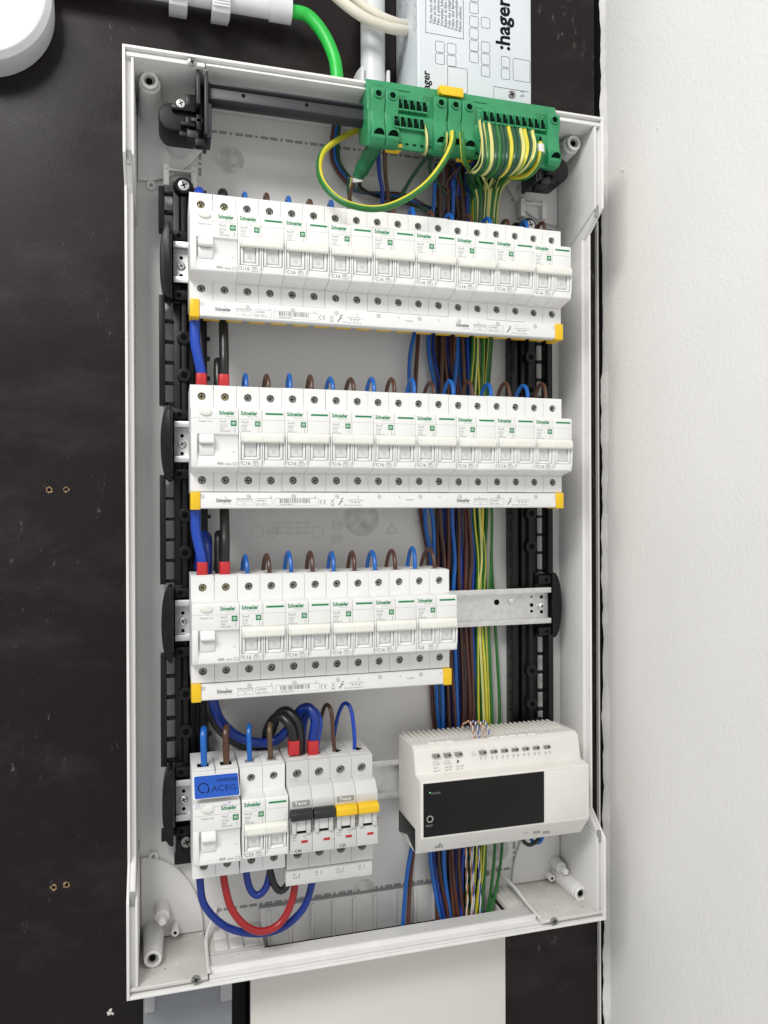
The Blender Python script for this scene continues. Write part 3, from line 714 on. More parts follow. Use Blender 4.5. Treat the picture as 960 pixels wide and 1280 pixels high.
# grey two-pole breakers with coloured toggles
def teco(x, label, tm, code):
    t = thing('grey_circuit_breaker', label, 'circuit breaker', (x, -2, Z4), 'pale grey two pole breakers')
    NT = -17
    prof = [(48, -45), (3.5, -45), (3.5, -25.5), (-1, -25.2), (NT, -24.6), (NT, -9.5), (NT+2.5, -8.5), (NT+3.5, 3), (NT, 12), (NT+.2, 17.5), (-9, 25.6), (-1, 25.9), (3.5, 26), (3.5, 43.5), (48, 43.5)]
    part('body', body_poles(2, TG, prof=prof), t, .35)
    pole_plates(t, TG, hz=32.5, r=3.7, zt=43, zb=-44.5, zi=26, zj=-25.6)
    for k in range(2):
        c = 18*k+9
        for z in (32.5, -32.5):
            link('screw_well', RIMT, t, (c, 0, z)); link('terminal_screw', SH, t, (c, 3.2, z))
        g = G(); g.prx([(-12, 10.4), (-20.5, 10.8), (-23.4, 8.6), (-23.8, 4), (-22.2, 2.8), (-14, 3)], 18*k+.5, 18*k+17.5, tm); part('toggle', g, t, .5)
        g = G(); g.prx([(-12, 4), (-19.6, 3), (-19.2, -8.6), (-12, -9)], c-7.4, c-4.0, TG); g.prx([(-12, 4), (-19.6, 3), (-19.2, -8.6), (-12, -9)], c+4.0, c+7.4, TG); part('toggle_ring', g, t, .4)
        part('toggle_barrel', G().prx([(-12, 4), (-18, 3), (-18, -6.6), (-12, -7.6)], c-3.7, c+3.7, WIN), t, .3)
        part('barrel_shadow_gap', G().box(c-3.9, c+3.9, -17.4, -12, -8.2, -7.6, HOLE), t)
        g = G().lathe((18*k+17.6, -17.5, -3.5), (0, -1, 0), [(.9, 0), (.9, 1)], SCRY, 10); part('link_pin', g, t)
        part('indicator', G().box(c, c+5.2, NT-.35, NT, -16.6, -14.6, RED), t, .1)
        part('front_line', G().box(18*k+2.2, 18*k+15.8, 5, 9, 43.5, 44.1, TG), t, .2)
        part('terminal_opening', G().box(c-3.8, c+3.8, 14, 17, 43.45, 43.65, HOLE).box(c-1.5, c+1.5, 12, 19, 43.45, 43.7, HOLE), t)
    g = G(); y = NT-.06
    part('name_tag', G().box(2.2, 15.8, NT-.5, NT+.4, 13.0, 17.0, TINK), t, .1)
    g.text('Teco', 3.6, 13.8, NT-.56, 3.9, WH, bold=.08, sx=1.25)
    g.text('C'+code, 3.8, -23.6, y, 3.2, INKD, bold=.05); g.text('3', 1.2, -23.4, y, 2.2, INK); g.text('/ 3.4', 10.8, -23.4, y, 2.4, INKF)
    g.text('6000', 1.4, -12.5, y, 1.9, INK); g.text('10kA', 1.4, -14.6, y, 1.9, INK); g.text('GREEN', 10.2, -11.4, y, 1.4, INK); g.text('DFF', 11, -13, y, 1.2, INK)
    g.text('2/4', 34, -17, y, 1.4, INK)
    g.text('TE-40/1' if code == '40' else 'TE-25/1', 3, 27.2, -.06, 1.9, INKF)
    part('printed_marking', g, t, flat=True); return t
BTG = mat('black_toggle', (.018, .018, .02), .35, var=.1)
teco(74.2, 'pale grey C40 breaker with black toggles, between the C25 breaker and the yellow toggled one', BTG, '40')
teco(110.2, 'pale grey C25 breaker with yellow toggles, rightmost of the bottom row', YEL, '25')
cv = thing('terminal_cover', 'pale grey comb cover below the breakers with black and yellow toggles', 'cover', (73, 0, Z4-56))
part('cover_plate', G().box(73.2, 145, -4.5, 12, Z4-56.5, Z4-45.4, TG), cv, .4, True)
g = G()
for k, (a, b) in enumerate((('L1', 'N'), ('L2', 'N'), ('L1', 'N'), ('L2', 'N'))):
    x = 79+18*k; g.text(a, x, Z4-48.5, -4.6, 2.4, INKD).text(b+' T1' if k % 2 == 0 else 'T1', x, Z4-51.2, -4.6, 2.2, INKD); g.quad(x+5, x+5.3, Z4-50.5, Z4-47, -4.6, INKD)
part('cover_print', g, cv, 0, True, flat=True)

# ------------------------------------------------------------------ comb busbars under the rows
for i, L_ in enumerate((324, 324, 216.5)):
    z = ROWZ[i]; t = thing('comb_busbar', f'white busbar cover strip with yellow end caps under the {ROWN[i]} of breakers', 'busbar', (0, -2, z-56), 'white comb busbar strips')
    zt, zb = z-42.7, z-55.6
    part('cover_strip', G().prx([(-2.5, zt), (-3, zb+.8), (-2, zb), (5, zb), (5, zt)], 7.6 if i else 7.6, L_-7.4, WH), t, .3, True)
    for a, b in ((0, 7.5), (L_-7.3, L_+.2)):
        part('end_cap', G().box(a, b, -3.6, 15, zb-.8, zt+.4, YEL), t, .7, True)
    g_ = []
    for k in range(int(L_/18)):
        if k*18+4 > L_-12: break
        part('yellow_insulator', G().box(k*18+11, k*18+24 if k*18+24 < L_-8 else L_-8, 5.1, 14, zb+.5, zb+4, YEL), t, .3, True)
    y = -2.86; g = G()
    for k in range(int(L_/18)):
        x = 9+18*k
        if k % 2 == 0: g.ring(x, z-45.9, y, 1.4, 1.65, INK, 18); g.text('N', x-.75, z-46.7, y, 2.1, INK)
        else: g.text('L', x-.8, z-46.9, y, 2.7, INK)
    def pset(x0, full):
        schneider(g, x0, z-50.2, y-.1, 14.5, INK, sc=.95)
        x = x0+16; g.text('R9XFH218', x, z-48.9, y, 2.4, INK, sx=1.15); g.rframe(x, x+12.5, z-52.9, z-49.6, .6, .18, lambda a, b: (a, y-.1, b), INK); g.text('YL', x+5, z-52.3, y-.1, 2.1, INK)
        x += 14.2; g.rframe(x, x+14, z-53.2, z-47.4, .8, .18, lambda a, b: (a, y-.1, b), INK); g.text('Ui=500V', x+1.2, z-50, y-.1, 2.1, INK); g.text('63A  40°C', x+1, z-52.6, y-.1, 2.1, INK)
        x += 16
        if full:
            g.rframe(x, x+36, z-53.4, z-47.3, .8, .18, lambda a, b: (a, y-.1, b), INK); rb = random.Random(5+i); xx = x+4
            while xx < x+28:
                w_ = rb.choice((.25, .4, .7)); g.quad(xx, xx+w_, z-51.2, z-47.9, y-.1, INK); xx += w_+rb.choice((.3, .5, .9))
            g.text('3606480 708916', x+4, z-52.9, y-.1, 1.6, INK)
            x += 37; g.ring(x+2, z-50.4, y-.1, 1.6, 2.0, INK, 12, pi*.5, pi*1.5); g.ring(x+5, z-50.4, y-.1, 1.6, 2.0, INK, 12, pi*.5, pi*1.5); g.quad(x+3.4, x+4.6, z-50.6, z-50.2, y-.1, INK)
            x += 8.5; g.add([(x, y-.1, z-48), (x+.4, y-.1, z-48), (x+3.6, y-.1, z-52), (x+3.2, y-.1, z-52)], [(0, 1, 2, 3)], INK); g.add([(x+3.2, y-.12, z-48), (x+3.6, y-.12, z-48), (x+.4, y-.12, z-52), (x, y-.12, z-52)], [(0, 1, 2, 3)], INK); g.quad(x+.4, x+3.2, z-53.3, z-52.6, y-.1, INK)
            x += 6.5
        else: x += 1
        g.ring(x+3.8, z-48.6, y-.1, .9, 1.5, INK, 12, .8, 5.2); g.add([(x, y-.1, z-52.6), (x+.9, y-.1, z-53.2), (x+3.5, y-.1, z-49.6), (x+2.7, y-.1, z-49.0)], [(0, 1, 2, 3)], INK)
        x += 8; g.frame(x+2.5, x+11, z-50.3, z-48.4, y-.1, .2, INK); g.quad(x-.5, x+2.2, z-49.1, z-48.9, y-.1, INK); g.quad(x+11.3, x+14, z-49.1, z-48.9, y-.1, INK)
        g.quad(x+3.5, x+4.2, z-51.4, z-50.4, y-.1, INK); g.quad(x+6.5, x+7.2, z-51.4, z-50.4, y-.1, INK); g.quad(x+9.2, x+9.9, z-51.4, z-50.4, y-.1, INK)
        g.text('End caps mandatory', x-3.2, z-53.6, y-.1, 1.9, INK)
    pset(19.5, True)
    g.text('YHG60002', 176, z-49, y-.1, 1.5, INK)
    part('printed_marking', g, t, 0, True, flat=True)
    if i < 2: g = G(); pset(222, False); part('printed_marking', g, t, 0, True, flat=True)

# ------------------------------------------------------------------ cream control module
zf = lambda px, py, Y: at(px, py, Y).z
XA, XB = 183.7, 341
prof = [(46, zf(498, 918, 46)), (7, zf(516, 934, 2)), (2, zf(516, 938, 2)), (-2.5, zf(518, 969, -2.5)), (-16.4, zf(524.4, 978, -16.4)), (-16.4, zf(524.4, 1050, -16.4)), (-2, zf(517.5, 1068, -2)), (46, zf(498, 1040, 46))]
cm = thing('control_module', 'large cream rail module with a glossy black front panel, right of the bottom breaker row', 'control module', (XA, 46, prof[-1][1]))
hz_ = zf(498, 1012, 46); hf = zf(517, 1037, -2)
part('housing', G().prx(prof, XA, XB, CREAM), cm, 1.0, True, bseg=3)
part('dark_base', G().prx([(45, hz_), (-1.6, hf), (-1.6, prof[6][1]+1.5), (20, prof[6][1]+8), (45, prof[7][1]+1)], XA-.5, XA+1, BLK2), cm, .2, True)
pz1, pz0 = zf(526, 980.5, -16.5), zf(526, 1047.5, -16.5)
part('front_panel', G().box(XA+2.3, XA+113, -16.9, -16.0, pz0, pz1, PANEL), cm, .3, True)
part('side_blank', G().box(XA+115, XB-3, -16.8, -16.0, pz0+1, pz1-1, CREAM), cm, .3, True)
rg = G(); n_ = 31
zt_ = prof[0][1]; zt2 = prof[1][1]
for k in range(n_):
    x = XA+3+k*(XB-XA-8)/n_
    rg.prx([(46, zt_-.2), (46, zt_+2.2), (22, zt_+1.4-(zt_-zt2)*.5), (15, (zt_+zt2)/2-.4)], x, x+2.3, CREAM)
rib = part('cooling_ribs', rg, cm, .2, True); rib['kind'] = 'stuff'
def connector(px, py, w_=6.5, hh=2.8):
    p = at(px, py, 0); Y = -.25-1.2*(1 if py > 940 else 0); p = at(px, py, Y)
    o = part('connector', G().box(p.x-w_/2, p.x+w_/2, Y-.6, Y+2.5, p.z-hh/2, p.z+hh/2, TINK), cm, .2, True)
    for s_ in (-1, 1): part('contact', G().box(p.x+s_*1.5-.8, p.x+s_*1.5+.8, Y-.85, Y, p.z-hh*.3, p.z+hh*.3, SCR if s_ < 0 else BLK2), o, 0, True)
    return p, Y
g = G(); g2 = None
for k, px in enumerate((545.5, 559.6, 573.6)):
    p, Y = connector(px, 945-k*1.2); y = -2.2
    g.text(('12V⎓', 'max 24V', 'max 24V')[k], p.x-3.2, p.z-10.6, -2.3, 2.1, INK); g.text('max 1A', p.x-3.2, p.z-13, -2.6, 2.1, INK)
    if k < 2: g.frame(p.x-3, p.x+1.5, p.z-7.4, p.z-4.8, -1.6, .25, INK); g.quad(p.x+1.5, p.x+3, p.z-7.4, p.z-7.1, -1.6, INK)
    else: g.text('♫', p.x-2.6, p.z-7.6, -1.6, 4.2, INK)
for k, px in enumerate((603.8, 617.3, 630.8, 644, 657.2, 670.4, 683.8)):
    p, Y = connector(px, 940.5-k*1.15); g.text(str(k+1), p.x-.6, p.z+2.2, -1.2, 2.0, INK)
    for s_ in (-1, 1): g.ring(p.x+s_*2.2, p.z-4.3, -1.6, .45, .8, INK, 10); g.quad(p.x+s_*2.2-.5, p.x+s_*2.2+.5, p.z-6.4, p.z-6.1, -1.7, INK)
    if k == 0: g.frame(p.x-10.5, p.x-6.6, p.z-2.2, p.z-.2, -1.3, .2, INK); g.text('24V', p.x-10.6, p.z+.4, -1.3, 1.8, INK)
p = at(540, 992, -17); g.text('STATUS', p.x-.6, p.z-.8, -17, 2.3, TINK)
q = at(537.5, 991, -17); part('status_led', G().lathe((q.x, -16.9, q.z), (0, -1, 0), [(.45, 0), (.4, .2)], LED, 10), cm, 0, True)
q = at(537.5, 1024, -17); rb_ = part('reset_button', G().lathe((q.x, -16.9, q.z), (0, -1, 0), [(3, 0), (3, .3), (2.3, .45), (2.0, .1), (1.9, .1)], TINK, 20), cm, 0, True)
part('button_core', G().lathe((q.x, -16.9, q.z), (0, -1, 0), [(1.9, 0), (1.7, .3)], HOLE, 14), rb_, 0, True)
g.text('RESET', q.x-3.6, q.z-6.2, -17, 2.3, TINK)
def slopept(px, py):                        # point on the sloped lower lip
    (ya, za), (yb, zb_) = prof[5], prof[6]
    d = CF+CR*((px-480)/FPX)-CU*((py-640)/FPX); nrm = Vector((0, zb_-za, -(yb-ya)))
    return CAMP+d*((Vector((0, ya, za))-CAMP).dot(nrm)/d.dot(nrm))
q = slopept(549, 1057)+Vector((0, -.7, 0)); sl = (prof[6][0]-prof[5][0])/(prof[6][1]-prof[5][1])
for dx, dz in ((0, 2), (-2.6, -1.8), (0, -1.8), (2.6, -1.8)):
    g.add([(q.x+dx+a, q.y+(dz+b)*sl, q.z+dz+b) for a, b in ((-.8, -.8), (.8, -.8), (.8, .8), (-.8, .8))], [(0, 1, 2, 3)], INK)
g.add([(q.x+a, q.y+b*sl, q.z+b) for a, b in ((-2.6, -.2), (2.6, -.2), (2.6, .2), (-2.6, .2))], [(0, 1, 2, 3)], INK)
g.add([(q.x+a, q.y-.05+b*sl, q.z+b) for a, b in ((-.2, -1.2), (.2, -1.2), (.2, 1.4), (-.2, 1.4))], [(0, 1, 2, 3)], INK)
q2 = slopept(655, 1041)+Vector((0, -.7, 0)); g.text('230V~', 0, 0, 0, 2.4, INK, fn=lambda a, b: (q2.x-1+a, q2.y+(b-1)*sl, q2.z+b-1))
for px in (671, 683):
    q3 = slopept(px, 1039.5); part('power_socket', G().box(q3.x-3, q3.x+3, q3.y-.8, q3.y+2, q3.z-1.6, q3.z+1.6, TINK), cm, .1, True)
part('printed_marking', g, cm, 0, True, flat=True)
for px in (540, 551, 562, 617, 629, 641, 653, 665):
    p = at(px, 931-(px-540)*.085, 7); part('top_tab', G().box(p.x-3.6, p.x+3.6, 7.5, 9.2, prof[1][1]-1.0, prof[1][1]+.8, WH), cm, .2, True)

# ------------------------------------------------------------------ earth terminal rail and blocks
tr = thing('terminal_rail', 'anthracite channel rail across the top carrying the green earth terminals', 'mounting rail', tuple(at(262, 125, 14)))
a = at(258, 125, 10); b = at(455, 146, 10); zc = (a.z+b.z)/2
part('channel', G().prx([(4, zc+9.5), (4, zc+7.8), (6, zc+7), (6, zc-2.2), (4, zc-2.6), (4, zc-3.6), (9, zc-6.3), (14, zc-6.3), (14, zc+9.5)], a.x, 318, ANT), tr, .5, True)
part('channel_lip', G().box(a.x+3, 300, 5.8, 6.2, zc+6.0, zc+6.8, HOLE), tr, 0, True)
for px, py in ((304, 120.5), (383, 132)):
    p = at(px, py, 7); part('channel_hole', G().lathe((p.x, 6.3, p.z), (0, -1, 0), [(1.5, 0), (1.5, .55)], HOLE, 12), tr, 0, True)
def tbracket(X0, mir, zc, label):
    t = thing('terminal_bracket', label, 'bracket', (X0, 60, zc-20), 'anthracite brackets of the terminal rail')
    X = lambda v: X0+mir*v
    def bx(n, x0, x1, y0, y1, z0, z1, m=BLK2, bv=.7):
        x0, x1 = sorted((X(x0), X(x1))); return part(n, G().box(x0, x1, y0, y1, zc+z0, zc+z1, m), t, bv, True)
    bx('clamp_plate', -2, 1, 0, 36, -34, 16, ANT); bx('clamp_plate', -8, -5, 2, 34, -10, 17, ANT); bx('clamp_web', -8, 0, 20, 36, -30, 15, BLK)
    bx('clamp_web', -16, -8, 16, 40, -8, 4, BLK); bx('clip_block', 0, 3.5, 1, 24, -36, -9, ANT)
    g = G(); P = []
    for k in range(13):
        a_ = pi/2+pi*k/12; P.append((X(-28+9*cos(a_)), zc-17+11*sin(a_)))
    P += [(X(-8), zc-28), (X(-8), zc-6)]
    part('mounting_foot', G().pry(P, 14, 44, BLK2), t, 1.5, True, bseg=3)
    bx('foot_top', -27, -8, 10, 14.2, -13, -8, BLK, 1.2)
    for k, (x0, x1, z0, z1) in enumerate(((-20, -9, -26, -23), (-15, -6, -34, -28), (-21, -13, -33, -29), (-12, -3, -22, -19), (-9, 0, -40, -34), (-16, -13, -28, -17), (-8, -4, -28, -16))): bx('clip_arm', x0, x1, 7+k % 3*2, 16, z0, z1, ANT if k % 2 else BLK2, .4)
    part('mounting_boss', G().lathe((X(-20), 69.9, zc-17), (0, -1, 0), [(11, 0), (9, 20), (8, 25)], BOXM, 20), t, 0, True)
    s_ = screw_geo(3.4, STEEL, 1.4); s_.v = [(x+X(-20), y+10, z+zc-8) for x, y, z in s_.v]; part('bracket_screw', s_, t, 0, True)
tbracket(at(258, 125, 10).x, 1, zc, 'anthracite clamp bracket at the left end of the terminal rail')
tbracket(at(662, 200, 20).x, -1, zc-2, 'anthracite clamp bracket behind the right end of the green terminals')

def hole_tube(t, p, y, r, ax=(0, -1, 0), d=1.6):
    o = part('clamp_port', G().lathe((p[0], y, p[1]), ax, [(r, 0), (r, d), (r*.72, d), (r*.70, .2)], GTB, 18), t, 0, True)
    part('port_bore', G().lathe((p[0], y, p[1]), ax, [(r*.7, .1), (r*.7, .5)], GHOL, 14), o, 0, True)
def tblock(xa, xb, label, bigs, small, rows, right):
    zt = 150.; zb = 94.; t = thing('earth_terminal_block', label, 'terminal block', (xa, 10, zb), 'green earth terminal blocks')
    prof = [(22, zt), (-4.0, zt), (-5.0, zt-9), (-5.5, zt-13), (-7.0, zt-15.5), (-6.6, zt-26), (-9, zt-29), (-9.4, zt-46), (-6.5, zb), (-2, zb+1), (22, zb+13)]
    part('block_body', G().prx(prof, xa, xb, GTB), t, .6, True)
    for xc in bigs:
        P = [(10, zt-8.5), (-8.5, zt-8.5), (-12, zt-11), (-12, zt-22), (-9.6, zt-28), (-11, zt-40), (-13, zt-45), (-14, zt-52), (-10, zb+.5), (0, zb+.5)]
        part('clamp_body', G().prx(P, xc-5.9, xc+5.9, GTB), t, 1.0, True)
        hole_tube(t, (xc, zt-16), -12, 3.7)
        g = G().lathe((xc, -9, zt-46.5), (0, -.85, -.53), [(5.2, 0), (5.2, 6.4), (4.5, 6.6), (4.3, 4)], GTB, 20); o = part('wire_port', g, t, 0, True)
        part('port_bore', G().lathe((xc, -9, zt-46.5), (0, -.85, -.53), [(4.2, 5.6), (4.2, 5.7)], GHOL, 16), o, 0, True)
    nx, x0, px_ = small
    for r_ in range(rows):
        for k in range(nx):
            x = x0+px_*k-r_*3.2; z = zt-16.6-r_*16.2; y = -7.0-r_*2.4
            part('release_slot', G().box(x-1.75, x+1.75, y-.9, y+2, z-1.7, z+1.7, GHOL), t, 0, True)
            part('wire_slot', G().box(x-2.1, x+2.1, y-3, y+2, z-7.2, z-2.6, GHOL), t, .3, True)
            g = G().box(x-2.7, x-2.15, y-3.6, y+2, z-7.6, z+2.2, GTB).box(x-2.7, x+2.6, y-3.4, y+2, z-9, z-7.6, GTB).box(x-2.1, x+2.6, y-1.4, y+2, z-2.5, z-1.8, GTB); part('slot_frame', g, t, .15, True)
    x0, x1 = (xa, xb) if not right else (xa, xb)
    part('moulded_line', G().box(xa+24, xa+38, -5.2, -4, zt-6.6, zt-6.1, CDGRN).box(xa+8, xa+20, -5.3, -4, zt-8.2, zt-7.8, CDGRN), t, 0, True)
    g = G(); yy = -.7; g.text('1,5-16mm²', xa+6, zt-5, -4.8, 2, CDGRN); g.text('1,5-4mm²', xa+26, zt-12, -5.7, 2.3, CDGRN); g.ring(xb-8, zt-10.5, -5.6, 2, 2.3, CDGRN, 18); g.rframe(xb-20, xb-11, zt-12.6, zt-8.6, 1.8, .3, lambda a_, b_: (a_, -5.6, b_), CDGRN); g.text('PE', xb-17.5, zt-11.5, -5.65, 2.4, CDGRN)
    part('moulded_text', g, t, 0, True, flat=True)
    for k in range(6): part('vent_slot', G().box(xa+26+k*6.6, xa+28.6+k*6.6, -8.4, -7, zb+3.4, zb+4.4, GHOL), t, 0, True)
    return t
xm = at(549, 140, -5).x; xa = at(457, 130, -2).x; xb = at(693, 150, -2).x
b1 = [xa+8.2, xa+20.4, xm-1]
tblock(xa, xm+5.5, 'green earth terminal block at the left, holding the thick green cable', b1, (5, at(498, 131, -7).x, 5.6), 2, False)
b2 = [xm+12, xm+24.4, xb-5.5]
tblock(xm+5.8, xb, 'green earth terminal block at the right, with the fan of green and yellow wires', b2, (10, at(604, 150, -5).x, 6.05), 2, True)
t = thing('bridge_plug', 'yellow bridge plug on top where the two green terminal blocks meet', 'connector', (xm-4, -3, zc+28))
p0, p1 = at(549, 112, -8), at(579, 112, -8)
part('plug_body', G().box(p0.x, p1.x, -9, 4, 144.5, 151.5, YEL), t, .7, True); part('plug_step', G().box(p0.x+1, p1.x-.5, -10.2, -9, 143, 146.5, YEL), t, .4, True)
for n_, px in enumerate((490, 578)):
    p = at(px, 179 if n_ == 0 else 195, 4)
    t = solo('release_tab', G().prz(G().rrect(p.x-6.5, p.x+6.5, -8, 6, 3), 95, 98, YEL), ['yellow release tab under the left green terminal block', 'yellow release tab under the right green terminal block'][n_], 'release tab', (p.x, 4, 96), 'yellow release tabs', .4)

# ------------------------------------------------------------------ wires
def wire(pts, r, m, label, cat='wire', group=None, n=8, seg=10, name='wire', **k):
    P = cr(pts, n); g = G().tube(P, r, m, seg, **k)
    return solo(name, g, label, cat, tuple(P[0]), group)
def px3(L_): return [at(a, b, c) for a, b, c in L_]
# thin loops into the top terminals of every row
rl = random.Random(11)
hts = {0: 12.5, 1: 13.5, 2: 15}
for i, n in enumerate((16, 16, 10)):
    for k in range(n):
        x = 45+18*k; col = WBLUE if k % 2 == 0 else WBRN; zt = ROWZ[i]+42
        h = hts[i]+rl.uniform(-1.2, 1.2)+2.5*k/n; dx = rl.uniform(-1.2, 1.2)+(k/n)*2+(-4 if (i == 2 and k == n-1) else 0)
        cn = 'light blue' if k % 2 == 0 else 'brown'
        pts = [(x, 12.5, zt-3), (x+.2, 13, zt+5), (x+dx*.4, 17, zt+h*.8), (x+dx*.7, 25, zt+h), (x+dx, 34, zt+h*.78), (x+dx*1.3, 42, zt+h*.25), (x+dx*1.4, 50, zt-12), (x+dx*1.4, 59, zt-30)]
        wire(pts, 1.75, col, f'{cn} wire loop above the {ROWN[i]}, {ORD[k] if k else "first"} thin loop from the left', 'wire', 'thin wire loops above the breakers', n=5, name='wire_loop')
# thick feeders between rows
for i in (0, 1):
    za = ROWZ[i]-50; zb = ROWZ[i+1]+44; nm = ['top and second rows', 'second and third rows'][i]
    wire([(4.5, 12, za+12), (4.6, 12, za), (4.5, 11, za-22), (7, 11, za-36), (9.3, 12, zb+9), (9.5, 12, zb-3)], 4.0, WMBLUE, f'thick blue cable running down between the {nm}', 'cable', 'thick feeder cables', name='feeder_cable', seg=16)
    wire([(27.5, 20, za+12), (27.5, 20, za), (27.5, 15, za-24), (27.3, 12, zb+20), (27, 12, zb-3)], 3.9, WBLK, f'thick black cable running down between the {nm}', 'cable', 'thick feeder cables', name='feeder_cable', seg=16)
    if i == 1: wire([(13.5, 20, zb-3), (14, 22, zb+14), (14, 30, zb+28), (11, 45, zb+26), (8, 58, zb)], 3.8, WDBLUE, f'second dark blue cable tucked behind the red boot of the {ROWN[i+1]}', 'cable', 'thick feeder cables', name='feeder_cable', seg=14)
    wire([(23.5, 20, zb-3), (23, 22, zb+10), (23.5, 28, zb+(22 if i == 0 else 30)), (25, 45, zb+18), (24, 58, zb-8)], 3.6, WBLK, f'second black cable looping behind the red boot of the {ROWN[i+1]}', 'cable', 'thick feeder cables', name='feeder_cable', seg=14)
    for x, w_ in ((9.3, 'blue'), (27.0, 'black')):
        g = G().prz(G().rrect(x-4.2, x+4.2, 7, 17.5, 2.2), zb-2.2, zb+8.6, RED)
        solo('cable_boot', g, f'red plastic boot on the thick {w_} cable above the {ROWN[i+1]}', 'cable boot', (x, 12, zb), 'red cable boots', .5)
for x, c, nm in ((8.5, WMBLUE, 'blue'), (27.2, WBLK, 'black')):
    wire([(x, 14, 40), (x, 14, 46), (x+.2, 20, 50.5 if c is WMBLUE else 51.5), (x, 32, 50), (x, 44, 42), (x, 56, 20)], 4.1, c, f'thick {nm} cable bending over into the top left breaker', 'cable', 'thick feeder cables', name='feeder_cable', seg=16)
# third row to bottom row: big loops
wire(px3([(266, 860, 20), (268, 882, 24), (279, 905, 30), (304, 924, 32), (338, 928, 32), (358, 914, 28), (368, 898, 24), (378, 886, 20), (388, 886, 15), (394, 901, 11), (391.5, 922, 11), (391, 940, 11)]), 4.0, WDBLUE, 'thick dark blue cable curving under the third row and up into a high loop', 'cable', 'thick looped cables', name='feeder_cable', seg=16, n=10)
wire(px3([(262, 860, 34), (264, 890, 40), (276, 912, 42), (300, 930, 42), (325, 932, 40), (338, 915, 34), (345, 897, 26), (358, 889, 20), (371, 903, 14), (375, 925, 13), (375, 945, 14)]), 4.2, WBLK, 'thick black cable curving behind the dark blue one and up over in a loop', 'cable', 'thick looped cables', name='feeder_cable', seg=16, n=10)
wire(px3([(335, 945, 44), (333, 918, 36), (341, 900, 24), (352, 896, 16), (363, 908, 10), (367, 925, 10), (367, 940, 11)]), 3.9, WBLK, 'shorter black cable arching into the red boot, inside the other black loop', 'cable', 'thick looped cables', name='feeder_cable', seg=16, n=8)
wire(px3([(377, 950, 44), (377, 925, 40), (379, 903, 32), (385, 890, 26), (393, 890, 20), (398, 903, 15), (395, 925, 14), (393, 942, 14)]), 3.7, WMBLUE, 'second blue cable arching down into the right red boot of the bottom row', 'cable', 'thick looped cables', name='feeder_cable', seg=16)
for px, nm in ((367, 'black'), (391, 'blue')):
    p = at(px, 934, 11); solo('cable_boot', G().prz(G().rrect(p.x-4.6, p.x+4.6, 6, 16, 2.2), p.z-5.6, p.z+6.2, RED), f'red plastic boot on the thick {nm} cable above the black toggled breaker', 'cable boot', tuple(p), 'red cable boots', .5)
# thin wires into the bottom row
def hoop(px, ptop, pz, Y0, Y1, m, label, r=2.1, dx=6):
    b0 = at(px, pz, Y0)
    wire([b0-Vector((0, 0, 5)), b0, *px3([(px-1, ptop+10, Y0+1), (px, ptop, Y0+9), (px+dx*.4, ptop+8, Y1-8)]), at(px+dx*.7, pz, Y1), at(px+dx*.7, pz+30, Y1+6)], r, m, label, 'wire', 'wires entering the bottom row', name='wire_loop')
hoop(255, 911, 949, 10, 46, WBLUE, 'light blue wire standing over the blue stickered breaker', 2.6, 0)
hoop(283, 909, 948, 10, 46, WBRN, 'brown wire standing over the blue stickered breaker', 2.7, 0)
hoop(312, 907, 944, 12, 46, WBLUE, 'light blue wire entering the bottom row C25 breaker', 2.1, -2)
hoop(338, 905, 940, 12, 46, mat('wire_olive_brown', (.10, .062, .03), .4), 'olive brown wire entering the bottom row C25 breaker', 2.3, -6)
wire(px3([(419, 945, 14), (417, 925, 13), (414, 890, 16), (408, 881, 24), (402, 895, 34), (397, 925, 46), (395, 960, 58)]), 1.7, WBRN, 'slim brown wire arching high into the yellow toggled breaker', 'wire', 'wires entering the bottom row', name='wire_loop')
wire(px3([(443, 942, 14), (443, 920, 13), (439, 888, 16), (431, 879, 24), (423, 893, 34), (417, 925, 46), (416, 960, 58)]), 1.7, WMBLUE, 'slim blue wire arching high into the yellow toggled breaker', 'wire', 'wires entering the bottom row', name='wire_loop')
# loops under the bottom row
def under(P, r, m, label): wire(px3(P), r, m, label, 'cable', 'cables looped under the bottom row', name='under_loop', seg=16, n=10)
under([(250, 1075, 14), (250, 1100, 14), (256, 1132, 16), (282, 1158, 18), (318, 1167, 20), (352, 1160, 18), (378, 1137, 16), (389, 1108, 14), (390, 1085, 14)], 3.0, WDBLUE, 'dark blue cable making the widest loop under the bottom row')
under([(278, 1075, 12), (280, 1100, 12), (289, 1135, 10), (308, 1158, 8), (330, 1164, 8), (352, 1152, 10), (366, 1122, 12), (370, 1085, 12)], 3.0, WRED, 'red cable looping under the bottom row in front of the blue one')
under([(308, 1070, 14), (308, 1092, 14), (313, 1112, 14), (322, 1119, 14), (332, 1110, 14), (337, 1092, 16), (340, 1070, 16)], 2.9, WDBLUE, 'short dark blue cable making a small U under the C25 breaker')
under([(336, 1070, 12), (338, 1090, 12), (344, 1108, 12), (352, 1113, 12), (360, 1103, 14), (362, 1075, 14)], 2.9, WBLK, 'short black cable making a small U beside the red loop')

